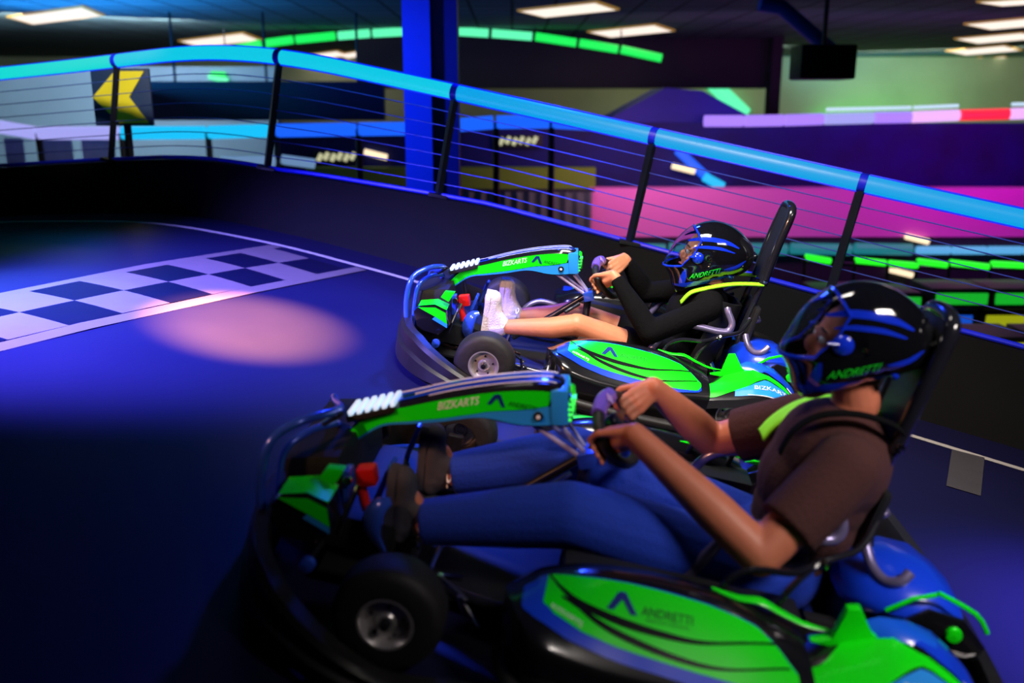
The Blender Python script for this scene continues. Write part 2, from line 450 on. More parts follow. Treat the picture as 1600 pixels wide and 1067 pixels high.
for i, (s0, s1) in enumerate(zip(POST_S, POST_S[1:])):
    n = 10; pts = [onz(along(s0 + .02 + (s1 - s0 - .04) * k / n), HR) for k in range(n + 1)]
    mb = MB(); mb.tube(pts, .046, RAILM3 if i in (0, 1) else (RAILM2 if i in (2, 3) else RAILM), 14)
    mb.build('light_tube', fr, fo)
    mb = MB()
    for dz in (.046, -.046): mb.tube([p + Vector((0, -.012, dz)) for p in pts], .006, RAILE, 8)  # thin glowing strips added to imitate the tube's blue rim
    mb.build('edge_glow', fr, fo)
    mb = MB(); pj = onz(along(s1), HR); pk = onz(along(s1 - .02), HR); pl = onz(along(s1 + .02), HR)
    mb.tube([pk, pj, pl], .05, BRAIL, 14); mb.build('tube_joint', fr, fo)
n = 90; S0, S1 = POST_S[0], POST_S[-1]
for j in range(6):
    def ch_(p): return hw_(p) + (HR - hw_(p)) * (j + 1) / 7.4
    mb = MB(); mb.tube([onz(along(S0 + (S1 - S0) * k / n), ch_(along(S0 + (S1 - S0) * k / n))) for k in range(n + 1)], .0032, CABLE, 6); mb.build('cable', fr, fo)
mb = MB(); mb.tube([onz(along(S0 + (S1 - S0) * k / n), hw_(along(S0 + (S1 - S0) * k / n)) + .018) for k in range(n + 1)], .014, BRAIL, 8); mb.build('bottom_rail', fr, fo)

# ------------------------------------------------------------------ the hall beyond (world frame)
def W(px, py, d):
    """a point seen at that pixel, d metres ahead (world frame)"""
    v = Vector(((px - 800) / FPX, (py - 533.5) / FPX, 1)) * (d / (cos(PITCH_W) - (py - 533.5) / FPX * sin(PITCH_W)))
    return RWD.transposed() @ v + Vector((0, 0, CAM_Z))
def wx(px, py, d): return W(px, py, d).x
def wz(py, d): return W(800, py, d).z
ZC = 5.42
def slab(name, x0, x1, y0, y1, z0, z1, m, label=None, cat=None, kind='structure', bev=0, parent=None):
    mb = MB(); c = ((x0 + x1) / 2, (y0 + y1) / 2, (z0 + z1) / 2); mb.box((0, 0, 0), (x1 - x0, y1 - y0, z1 - z0), m, bev=bev)
    o = mb.build(name, parent); o.location = c
    return tag(o, label, cat, None, kind)
HALLF = mat('dark_hall_floor', (.010, .014, .018), .3, nscale=2, namt=.4)
slab('floor', -26, 26, -6, 29, -.2, 0, HALLF)
slab('ceiling', -26, 26, -6, 29, ZC, ZC + .2, CEIL)
BACKW = mat('pale_olive_wall', (.42, .46, .26), .8, nscale=.7, namt=.25)
slab('wall_back', -26, 26, 27, 27.3, 0, ZC, BACKW)
DKW = mat('dark_wall_paint', (.012, .014, .03), .8, nscale=.7, namt=.3)
slab('wall_left', -26.2, -26, -6, 29, 0, ZC, DKW); slab('wall_right', 26, 26.2, -6, 29, 0, ZC, DKW); slab('wall_front', -26, 26, -6.2, -6, 0, ZC, DKW)

def block(name, px0, px1, py0, py1, d, thick, m, label, cat, kind=None, grounded=False, bev=0):
    z1 = wz(py0, d); z0 = 0 if grounded else wz(py1, d)
    return slab(name, wx(px0, 533, d) if False else W(px0, (py0 + py1) / 2, d).x, W(px1, (py0 + py1) / 2, d).x, d, d + thick, z0, min(z1, ZC - .01), m, label, cat, kind, bev)
# left: blue-grey wall of the next bay
GREYW = mat('blue_grey_panelling', (.22, .33, .46), .7, nscale=.8, namt=.2)
block('wall_partition', -260, 432, 104, 200, 18, .3, GREYW, None, None, 'structure', True)
SCRM = mat('black_screen_housing', (.006, .004, .016), .5, nscale=2, namt=.4)
mb = MB(); d = 14.6; xa, xb = W(232, 158, d).x, W(600, 158, d).x; zt, zb = wz(127, d), wz(188, d)
mb.box(((xa + xb) / 2, d + .1, (zt + zb) / 2), (xb - xa, .2, zt - zb), SCRM, bev=.03)
for xx in (xa + .4, (xa + xb) / 2, xb - .4): mb.tube([(xx, d + .1, zt - .05), (xx, d + .1, ZC - .002)], .02, POSTM, 8)
tag(mb.build('projection_screen'), 'long black screen housing hung behind the blue tube, right of the yellow arrow board', 'screen')
# dark soffit beam
SOFF = mat('dark_soffit', (.030, .024, .034), .8, nscale=1, namt=.3)
o = slab('soffit', W(560, 100, 20).x, W(1212, 100, 20).x, 20, 21, wz(137, 20), ZC, SOFF); tag(o, None, None, None, 'structure'); o.name = 'ceiling_beam'
o = slab('pier', W(1200, 100, 19.9).x, W(1216, 100, 19.9).x, 19.6, 19.95, 0, ZC, SOFF); o.name = 'wall_pier'
# navy upper deck fascia right and centre
NVY = mat('navy_track_panel', (.0006, .004, .10), .7, nscale=1.6, namt=.9)
block('wall_navy', 430, 1900, 192, 300, 15.7, .3, NVY, None, None, 'structure', True)
OLV = mat('olive_panel', (.16, .30, .01), .7, nscale=1, namt=.2)
o = block('wall_olive', 480, 930, 262, 345, 15.3, .3, OLV, None, None, 'structure', True)
PNK = mat('pink_lit_fascia', (.85, .22, .55), .6, nscale=.6, namt=.08)  # pink light on the wall put into the base colour
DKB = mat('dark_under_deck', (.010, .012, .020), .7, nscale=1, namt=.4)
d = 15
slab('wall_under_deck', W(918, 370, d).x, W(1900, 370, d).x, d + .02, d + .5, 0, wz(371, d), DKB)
slab('wall_pink', W(922, 330, d).x, W(1900, 330, d).x, d, d + .45, wz(370, d), wz(295, d), PNK)
CURT = mat('grey_green_curtain', (.10, .13, .11), .8, nscale=4, namt=.4)
mb = MB(); x0, x1 = W(700, 330, 14.8).x, W(924, 330, 14.8).x; zt = wz(300, 14.8)
NC = 60; r0 = [[Vector((x0 + (x1 - x0) * i / NC, 14.8 + .05 * sin(i * 1.25), z)) for z in (0.02, .8, 1.6, zt)] for i in range(NC + 1)]
r1 = [[p + Vector((0, .03, 0)) for p in r] for r in r0]
mb.grid(r0, CURT); mb.grid(r1, CURT); mb.box(((x0 + x1) / 2, 14.86, zt + .02), (x1 - x0 + .1, .06, .05), DKB)
tag(mb.build('stage_curtain'), 'grey green pleated curtain hanging left of the pink fascia', 'curtain')
# tent shaped dark blue canopy
BLUC = mat('deep_blue_canopy', (.008, .015, .33), .55, nscale=1, namt=.3)
mb = MB(); P = [(915, 205), (1040, 137), (1098, 142), (1215, 205)]; q = [W(*p, 16.25) for p in P]
mb.add(q + [p + Vector((0, 1.6, 0)) for p in q], [[0, 1, 2, 3], [7, 6, 5, 4], [0, 4, 5, 1], [1, 5, 6, 2], [2, 6, 7, 3], [3, 7, 4, 0]], BLUC)
x0, x1 = q[0].x, q[3].x
for xx in (x0 + .1, x1 - .1):
    for yy in (16.4, 17.7): mb.tube([(xx, yy, 0), (xx, yy, q[0].z + .02)], .04, POSTM, 8)
tag(mb.build('canopy'), 'deep blue tent shaped canopy rising behind the railing in front of the pale wall', 'canopy')

# big column behind the railing, its blue light partly put into the colour
COLM = mat('column_lit_face', (.06, .12, .8), .5, nscale=1.5, namt=.12)
COLD = mat('column_shaded_side', (.02, .022, .22), .5, nscale=1.5, namt=.12)  # darker copy of the column colour for its shaded side
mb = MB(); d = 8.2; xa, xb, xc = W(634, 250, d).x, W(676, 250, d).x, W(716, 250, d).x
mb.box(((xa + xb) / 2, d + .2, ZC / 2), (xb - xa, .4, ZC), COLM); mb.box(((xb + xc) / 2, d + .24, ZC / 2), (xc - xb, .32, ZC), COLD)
tag(mb.build('column'), None, None, None, 'structure')
lamp('blue_column_wash', 'SPOT', (-2.6, 6.9, 4.9), ((xa + xb) / 2 * 1.0 + 0.0, d, 3.6) if False else ((xa + xb) / 2, d, 3.9), 380, (.02, .10, 1), .1, spot=radians(70), blend=1)

# ceiling light panels
LP = emis('warm_white_panel_diffuser', (1.0, .86, .76), 1.15)
LF = mat('brass_coloured_light_frame', (.6, .33, .08), .4, emit=(1, .55, .12), estr=.25, nscale=9, namt=.1)  # faint warm light put into the frame as glow
def ceil_light(c4, label):
    pts = []
    for (px, py) in c4:
        v = W(px, py, 10) - Vector((0, 0, CAM_Z)); t = (ZC - .03 - CAM_Z) / v.z; pts.append(Vector((0, 0, CAM_Z)) + v * t)
    c = sum(pts, Vector()) / 4
    e = empty('ceiling_light', T(c.x, c.y, ZC), label, 'ceiling light', 'square light panels in the ceiling')
    mb = MB(); q = [p - Vector((0, 0, .0)) for p in pts]; top = [Vector((p.x, p.y, ZC - .004)) for p in q]
    out = [c + (p - c) * 1.0 for p in q]; inn = [c + (p - c) * .93 for p in q]
    mb.add(inn + [p + Vector((0, 0, .01)) for p in inn], [[0, 1, 2, 3], [7, 6, 5, 4], [0, 4, 5, 1], [1, 5, 6, 2], [2, 6, 7, 3], [3, 7, 4, 0]], LP)
    mb.build('diffuser', e, (c.x, c.y, ZC))
    mb = MB()
    vs = out + inn + [Vector((p.x, p.y, ZC - .003)) for p in out]
    fs = [[i, (i + 1) % 4, 4 + (i + 1) % 4, 4 + i] for i in range(4)] + [[i, (i + 1) % 4, 8 + (i + 1) % 4, 8 + i] for i in range(4)]
    mb.add(vs, fs, LF); mb.build('frame', e, (c.x, c.y, ZC))
def para(cx, cy, w_, h_, sk=.3):
    return [(cx - w_ / 2, cy + h_ * .08), (cx + w_ * .28, cy - h_ / 2), (cx + w_ / 2, cy + h_ * .0), (cx - w_ * .24, cy + h_ / 2)]
ceil_light(para(87, 25, 154, 28), 'largest square ceiling light panel, in the top left corner above the blue tube')
ceil_light(para(344, 63, 132, 22), 'bright ceiling light panel at the left end of the green light arc')
ceil_light(para(506, 87, 78, 14), 'ceiling light panel just below the left part of the green light arc')
ceil_light(para(556, 85, 56, 13), 'narrow ceiling light panel below the green arc, beside the blue column')
ceil_light(para(888, 16, 160, 24), 'ceiling light panel nearest the top edge, right of the blue column')
ceil_light(para(986, 49, 138, 20), 'middle ceiling light panel of the row above the right half of the green arc')
ceil_light(para(1052, 74, 122, 18), 'ceiling light panel just above the right tip of the green light arc')
ceil_light(para(1600, 3, 150, 14), 'ceiling light panel cut by the top right corner of the picture')
ceil_light(para(1585, 37, 160, 20), 'second panel down in the stack of ceiling lights at the right edge')
ceil_light(para(1560, 60, 140, 17), 'third panel down in the stack of ceiling lights at the right edge')
ceil_light(para(1537, 79, 120, 15), 'fourth panel down in the stack of ceiling lights at the right edge')
ceil_light(para(1510, 95, 84, 10), 'small dim panel at the bottom of the stack of ceiling lights, on the left')
ceil_light(para(1552, 93, 60, 8), 'small narrow panel at the bottom of the stack of ceiling lights, on the right')

# segmented light rails: function takes pixel path + distances
def light_rail(name, segs, label, cat, post_to=None, post_m=POSTM, hpx=16, pname='light_segment'):
    (x0, y0, d0) = segs[0][0]; o0 = W(x0, y0, d0); base_z = post_to if post_to is not None else o0.z
    e = empty(name, T(o0.x, o0.y, base_z), label, cat); off = (o0.x, o0.y, base_z)
    for (a, b, m) in segs:
        pa, pb = W(*a), W(*b); r = hpx / 2 / FPX * pa.y
        mb = MB(); n = 4; mb.tube([pa.lerp(pb, t) for t in (.01, .3, .7, .99)], r, m, 10, flat=1.0); mb.build(pname, e, off)
        if post_to is not None:
            mb = MB(); mb.tube([Vector((pa.x, pa.y, post_to)), Vector((pa.x, pa.y, pa.z))], r * .5, post_m, 8); mb.build('post', e, off)
    if post_to is not None and len(segs) > 1:
        mb = MB(); P = [W(*segs[0][0])] + [W(*s_[1]) for s_ in segs]
        mb.tube([Vector((p.x, p.y + .12, p.z - .05)) for p in P], .03, post_m, 6); mb.build('carrier_rail', e, off)
    return e
BLU = emis('blue_led', (.01, .12, 1.0), 1.1); CYN = emis('cyan_led', (.01, .55, 1.0), 1.0); VIO = emis('pale_violet_led', (.42, .42, 1.0), .9)
AQU = emis('aqua_led', (.0, .75, .85), .9)
pts = [(-60, 188), (60, 208), (190, 208), (325, 207), (431, 204), (560, 202), (645, 201), (775, 191), (862, 190), (960, 196)]
cm = [VIO, VIO, CYN, CYN, BLU, BLU, BLU, BLU, BLU]
light_rail('light_railing', [((a[0], a[1], 13.2), (b[0] - 3, b[1], 13.2), c) for a, b, c in zip(pts, pts[1:], cm)],
           'far railing topped with blue and violet glowing tubes, below the yellow arrow board', 'railing', 0.0, POSTM, 20)
PALE = emis('pale_blue_strip', (.25, .45, .8), .55)
for (a, b), lb in zip((((215, 254), (330, 254)), ((345, 252), (430, 252)), ((440, 249), (492, 256))), ('left', 'middle', 'right')):
    light_rail('floor_light_strip', [((a[0], a[1], 12.6), (b[0], b[1], 12.6), PALE)], {'left': 'pale blue strip glowing low under the far blue railing, the longest of three', 'middle': 'pale blue low strip between the longest one and the dim short one', 'right': 'short dim pale blue strip nearest the blue column'}[lb], 'light strip', 0.0, POSTM, 15)
# pale translucent panels under the left of the far railing
PANL = mat('pale_lilac_panel', (.30, .34, .55), .5, nscale=3, namt=.3)
for i, (x0, x1) in enumerate(((8, 36), (66, 112), (128, 178))):
    o = block('railing_panel', x0, x1, 216, 252, 13.5, .04, PANL, ('bluish lilac upright panel at the far left under the far railing', 'middle lilac upright panel under the far railing', 'palest lilac upright panel under the far railing, below the yellow arrow board')[i], 'panel', None, True)
# green arc of light over the far hall
GRN = emis('green_led', (.01, .85, .10), 1.15); GRNA = emis('mint_green_led', (.12, .95, .45), 1.15)
arc = [(352, 80), (412, 68), (462, 62), (528, 56), (582, 52), (645, 49), (683, 47), (768, 52), (836, 57), (905, 67), (970, 77), (1038, 91)]
segs = [((a[0], a[1], 17.5), (b[0] - 4, b[1], 17.5), m) for a, b, m in zip(arc, arc[1:], [GRN, GRN, GRN, GRNA, GRNA, GRNA, GRNA, GRNA, GRN, GRN, GRN])]
e = light_rail('arched_light_strip', segs, 'long arch of green light segments under the ceiling, passing behind the blue column', 'light strip', None, hpx=12)
mb = MB(); a0 = W(352, 80, 17.5)
for (a, b, m) in segs[::2]:
    p = W(*a); mb.tube([p, Vector((p.x, p.y, ZC))], .012, POSTM, 6)
mb.build('hanger', e, tuple(a0))
# purple to pink railing on the right
PUR = emis('purple_led', (.40, .22, 1.0), 1.1); PNKL = emis('pink_white_led', (.85, .45, 1.0), 1.1); WCY = emis('white_cyan_highlight', (.6, .8, 1.0), 1.0); REDL = emis('red_led', (1.0, .02, .05), 1.1)
pts = [(1100, 189), (1163, 189), (1226, 188), (1288, 186), (1366, 184), (1425, 183), (1500, 180), (1578, 178), (1700, 174)]
cm = [PUR, PUR, PUR, VIO, PUR, PNKL, REDL, PNKL]
light_rail('light_railing', [((a[0], a[1], 15.62), (b[0] - 2, b[1], 15.62), c) for a, b, c in zip(pts, pts[1:], cm)],
           'upper deck railing of purple, pink and one red glowing tube at the right', 'railing', None, POSTM, 17)
light_rail('rail_top_highlight', [((1290, 171, 15.6), (1425, 168, 15.6), WCY), ((1427, 168, 15.6), (1498, 165, 15.6), WCY), ((1580, 163, 15.6), (1700, 160, 15.6), WCY)], 'thin pale cyan highlight along the top of the purple and pink tubes', 'light strip', None, POSTM, 5)  # white highlights on the tubes built as glowing strips
# slanting strips
light_rail('stair_light_strip', [((1110, 127, 26.8), (1165, 180, 26.8), GRNA)], 'slanting mint green light strip against the pale olive wall', 'light strip', None, POSTM, 22)
light_rail('stair_light_strip', [((1058, 234, 15.62), (1112, 284, 15.62), BLU), ((1100, 276, 15.5), (1130, 292, 15.5), CYN)], 'slanting blue light strip above the pink fascia, right of the railing post', 'light strip', None, POSTM, 14)
light_rail('wall_light_bracket', [((330, 116, 17.9), (352, 117, 17.9), GRN), ((326, 119, 17.9), (356, 126, 17.9), GRNA)], 'small green lit bracket just under the blue tube at the left', 'light', None, POSTM, 9)
WARM = emis('warm_white_tube_lamp', (1.0, .78, .5), 1.3)
for (px, py, dd_), lb in (((587, 241, 15.62), 'small warm white lamp bar left of the blue column'), ((1068, 263, 15.40), 'small warm white lamp bar beside the slanting blue strip'), ((1433, 373, 14.95), 'small amber lamp bar at the lower edge of the pink fascia'), ((1408, 425, 14.95), 'small amber lamp bar just below the green light rail')):
    light_rail('lamp_bar', [((px - 18, py - 4, dd_), (px + 18, py + 5, dd_), WARM)], lb, 'lamp', None, POSTM, 9)
CREAM = emis('cream_light_reflection', (.75, .75, .45), .7)  # ceiling light reflections built as glowing slats
for (px, py), lb in (((526, 246), 'cream reflection of a ceiling light low between the far rails, left of the blue column'), ((810, 221), 'cream reflection of a ceiling light seen through the railing right of the blue column')):
    p = W(px, py, 15.55); e = empty('light_reflection', T(p.x, p.y, p.z), lb, 'light')
    mb = MB(); 
    for k in range(6): mb.box((-.28 + k * .11, 0, .02 * (k % 2)), (.07, .06, .13), CREAM, rot=(0, .5, 0), bev=.01)
    mb.build('reflection_slat', e)
    mb = MB(); mb.box((0, .07, 0), (.8, .07, .2), POSTM); mb.build('housing', e)  # dark backing added behind the glowing reflection slats
# cyan strip segments & green rail of the lower deck on the right
CY2 = emis('sky_blue_led', (.12, .5, .95), .8); TEAL = emis('teal_led', (.02, .35, .42), .5); GRL = emis('green_floor_led', (.02, .95, .02), 1.2)
d = 14.93
segs = [((x, 391, d), (x + 52, 391, d), CY2) for x in (1432, 1488, 1544, 1600)]
light_rail('deck_edge_light', segs, 'row of sky blue light segments along the deck edge below the pink fascia', 'light strip', None, POSTM, 13)
segs = [((a, 388, d), (b, 390, d), TEAL) for a, b in ((935, 1040), (1045, 1110), (1150, 1230), (1235, 1330), (1335, 1425))]
light_rail('deck_edge_light', segs, 'dim teal light band along the deck edge behind the sharp helmet', 'light strip', None, POSTM, 18)
d = 12.6
segs = [((a, ya, d), (b, yb, d), GRL) for a, ya, b, yb in ((1258, 401, 1298, 408), (1336, 406, 1384, 411), (1388, 411, 1434, 415), (1433, 408, 1480, 414), (1484, 410, 1545, 417), (1548, 412, 1640, 417))]
light_rail('light_railing', segs, 'bright green segmented light railing of the lower track at the right', 'railing', 0.0, POSTM, 10)

# game machines on the hall floor beyond the barrier
GC = {'green': (.01, .55, .03), 'yellow': (.5, .55, .01), 'blue': (.01, .12, .9), 'cyan': (.02, .5, .7), 'teal': (.01, .25, .22), 'orange': (.7, .22, .03), 'red': (.7, .03, .02), 'white': (.55, .55, .5)}
CAB = mat('black_machine_cabinet', (.012, .014, .016), .4, nscale=4, namt=.3)
def machine(px, d, wd, ht, c1, c2, label):
    x = W(px, 480, d).x
    e = empty('arcade_machine', T(x, d, 0), label, 'arcade machine', 'arcade machines on the floor below')
    a, b = emis('machine_glow_' + c1, GC[c1], .75), emis('machine_screen_' + c2, GC[c2], .6)
    mb = MB(); prof = [(-.35, 0), (.35, 0), (.35, ht), (-.30, ht), (-.36, ht - .25), (-.12, ht - .3), (-.08, ht * .62), (-.42, ht * .5), (-.40, .1)]
    mb.prism([(q[0], q[1]) for q in prof], -wd / 2, wd / 2, CAB, bev=.01)
    o = mb.build('cabinet', e); o.rotation_euler = (0, 0, pi / 2)
    mb = MB(); mb.box((0, -.35, ht - .12), (wd * .9, .04, .14), a, bev=.01); mb.build('marquee', e)
    mb = MB(); mb.box((0, -.12, ht * .72), (wd * .8, .03, ht * .15), b, rot=(-.1, 0, 0), bev=.01); mb.build('screen', e)
    mb = MB(); mb.box((0, -.36, ht * .5), (wd * .7, .14, .03), a, rot=(.3, 0, 0)); mb.build('control_panel', e)
ml = [(1010, 12.0, .8, 1.75, 'teal', 'orange', 'machine with dim teal sign left of the sharp helmet'),
      (1222, 11.6, .6, 1.7, 'yellow', 'red', 'machine with yellow sign and red screen just behind the roll bar'),
      (1300, 11.6, .6, 1.8, 'teal', 'white', 'machine with dim teal sign behind the railing post'),
      (1352, 9.6, .6, 1.7, 'yellow', 'green', 'machine with yellow sign and green screen, first right of the railing post'),
      (1385, 11.5, .6, 1.8, 'green', 'orange', 'machine with green sign and orange screen under the amber lamp'),
      (1450, 9.6, .6, 1.75, 'cyan', 'green', 'machine with cyan sign standing beside the yellow ones'),
      (1480, 11.5, .7, 1.85, 'green', 'blue', 'machine with green sign and blue screen in the back row'),
      (1548, 9.6, .6, 1.7, 'yellow', 'cyan', 'machine with yellow sign and cyan screen, nearest row'),
      (1570, 11.5, .7, 1.85, 'green', 'yellow', 'machine with green sign and yellow screen near the right edge'),
      (1655, 9.6, .7, 1.7, 'blue', 'white', 'machine with blue sign and white screen at the right edge')]
for a in ml: machine(*a)

# yellow arrow board standing behind the railing on the left
e_d = 7.6; c = W(190, 152, e_d); e = empty('chevron_sign', T(c.x, c.y, 0), 'dark blue board with a big yellow arrow pointing left, behind the blue tube', 'sign')
YEL = mat('reflective_yellow', (.85, .68, .02), .45, nscale=8, namt=.08); SGB = mat('dark_blue_sign_board', (.012, .03, .10), .5, nscale=5, namt=.2)
s_ = e_d / FPX
mb = MB(); mb.box((0, .02, c.z), (88 * s_, .03, 84 * s_), SGB, bev=.006); mb.build('board', e)
mb = MB(); A_ = [(-43, 0), (-6, 38), (38, 38), (12, 0), (38, -38), (-6, -38)]
mb.prism([(x * s_, c.z + z * s_) for x, z in A_], -.012, .003, YEL); mb.build('arrow', e)
mb = MB(); mb.tube([(0, .06, 0), (0, .06, c.z + .2)], .03, POSTM, 10); mb.build('pole', e)
lamp('sign_lamp', 'SPOT', (c.x + .8, c.y - 2.2, 5.2), (c.x, c.y, c.z), 260, (1, .95, .8), .1, spot=radians(38), blend=.8)

# dark equipment under the ceiling, right of centre
mb = MB(); p0, p1 = W(1222, 12, 13), W(1298, 78, 13)
DUCT = mat('blue_painted_duct', (.02, .10, .60), .5, nscale=3, namt=.3)
mb.tube([p0 + Vector((-.3, 0, .05)), p0, p1, p1 + Vector((.1, 0, -.05))], .10, DUCT, 14); mb.tube([p0, Vector((p0.x, p0.y, ZC))], .02, POSTM, 6)
tag(mb.build('air_duct'), 'blue slanting duct under the ceiling, upper right', 'duct')
c = W(1285, 98, 12.2); mb = MB(); mb.box((0, 0, 0), (.70, .5, .42), SCRM, bev=.04); mb.tube([(0, 0, .2), (0, 0, ZC - c.z)], .03, POSTM, 8)
mb.lathe([(.10, -.02), (.12, .0), (.12, .03), (.02, .02)], (0, -.26, 0), (0, -1, 0), POSTM)
o = mb.build('projector'); o.location = c; tag(o, 'dark projector box hanging from the ceiling below the slanting duct', 'projector')

lamp('teal_ceiling_wash', 'AREA', (W(1400, 110, 25).x, 25.2, 5.25), (W(1400, 110, 27).x, 27, 5.1), 26, (.0, .55, 1.0), 5, .3)
# colour washes of the hall
lamp('pink_wash', 'AREA', (W(1010, 330, 15).x, 13.2, 3.9), (W(1060, 330, 15).x, 15, 2.3), 62, (1.0, .45, .75), 3.0, .5)
lamp('magenta_wash', 'AREA', (W(1500, 330, 15).x, 13.2, 3.9), (W(1480, 330, 15).x, 15, 2.3), 60, (.8, .01, 1.0), 3.5, .5)
lamp('navy_wash', 'AREA', (W(1350, 240, 15).x, 13.6, 4.6), (W(1350, 240, 15.6).x, 15.7, 3.2), 10, (.02, .05, 1.0), 5, .5)
lamp('navy_wash', 'AREA', (W(700, 240, 15).x, 13.6, 4.6), (W(700, 240, 15.6).x, 15.7, 3.2), 10, (.02, .05, 1.0), 5, .5)
lamp('green_floor_wash', 'AREA', (W(1380, 170, 26).x, 26.2, 3.5), (W(1380, 150, 27).x, 27, 4.0), 22, (.02, 1.0, .10), 4.5, .3)
lamp('pale_wall_wash', 'AREA', (W(1560, 130, 22).x, 23, 5.3), (W(1560, 130, 27).x, 27, 4.5), 110, (.95, 1.0, .75), 6, .5)
lamp('pale_wall_wash', 'AREA', (W(1130, 130, 22).x, 22.5, 5.3), (W(1130, 130, 27).x, 27, 4.2), 80, (.95, 1.0, .75), 3, .5)
lamp('cyan_ceiling_wash', 'AREA', (-5.6, 13, 4.7), (-5.4, 13.2, 5.4), 170, (.02, .30, 1.0), 4, 2)
lamp('bay_wash', 'AREA', (W(100, 150, 15).x, 15, 5.2), (W(100, 150, 18).x, 18, 4), 150, (.8, .95, 1.0), 4, .5)

# ------------------------------------------------------------------ kart (kart frame: x forward, y to its left, z up, origin under rear axle)
def wheel(root, x, y, R, r_rim, wd, side, drive=False):
    e_off = (0, 0, 0); s = side
    mb = MB()
    prof = [(r_rim, -wd / 2), (R * .82, -wd / 2 * 1.02), (R * .95, -wd * .42), (R, -wd * .28), (R * 1.002, 0), (R, wd * .28), (R * .95, wd * .42), (R * .82, wd / 2 * 1.02), (r_rim, wd / 2), (r_rim * .96, wd * .3), (r_rim * .96, -wd * .3), (r_rim, -wd / 2)]
    mb.lathe(prof, (0, 0, 0), (0, s, 0), RUBBER, 48)
    o = mb.build('tyre', root); o.location = (x, y, R)
    mb = MB()
    mb.lathe([(r_rim * .97, -wd * .48), (r_rim * .97, wd * .44), (r_rim * 1.02, wd * .5), (r_rim * .92, wd * .5), (r_rim * .84, wd * .42), (r_rim * .76, wd * .30), (r_rim * .40, wd * .34), (r_rim * .30, wd * .42), (.001, wd * .42)], (0, 0, 0), (0, s, 0), RIMM, 40)
    for k in range(5):
        a = 2 * pi * k / 5 + .3; mb.lathe([(.001, .006), (.0042, .006), (.0042, 0)], (cos(a) * r_rim * .6, s * wd * .33, sin(a) * r_rim * .6), (0, s, 0), STEELD, 8)
    mb.lathe([(.0001, .02), (.010, .018), (.014, .0), (.014, -.01)], (0, s * wd * .43, 0), (0, s, 0), STEELD, 16)
    ro = mb.build('rim', o)
    return o

PODC = [(0.80, .235), (0.781, .246), (0.74, .275), (.649, .306), (.54, .321), (.429, .322), (.288, .314), (.184, .287), (.108, .26)]
PODL = [(.80, .245), (.768, .248), (.671, .219), (.547, .203), (.413, .207), (.283, .219), (.176, .24), (.1, .25)]
def zc(x): return (interp(x - .03, PODC) + interp(x, PODC) + interp(x + .03, PODC)) / 3
def zl(x): return (interp(x - .03, PODL) + interp(x, PODL) + interp(x + .03, PODL)) / 3
def podz(x, y):
    t = (abs(y) - .5) / .19; b = .012 * (1 - (2 * t - 1) ** 2) if 0 < t < 1 else 0
    return zc(x) * (1 - t) + zl(x) * t + b
# traced edges of the green sticker field: (x, y)
GUP = [(.725, .492), (.699, .497), (.651, .507), (.566, .512), (.464, .517), (.361, .523), (.249, .543), (.209, .578), (.167, .641)]
GLO = [(.730, .591), (.702, .617), (.638, .640), (.565, .650), (.451, .660), (.352, .670), (.249, .681), (.179, .686), (.165, .660)]
ST1 = [(.722, .495), (.695, .543), (.651, .580), (.570, .601), (.462, .612), (.356, .610), (.209, .577)]
ST2 = [(.690, .570), (.654, .588), (.605, .614), (.531, .633), (.423, .650), (.318, .654), (.183, .632)]

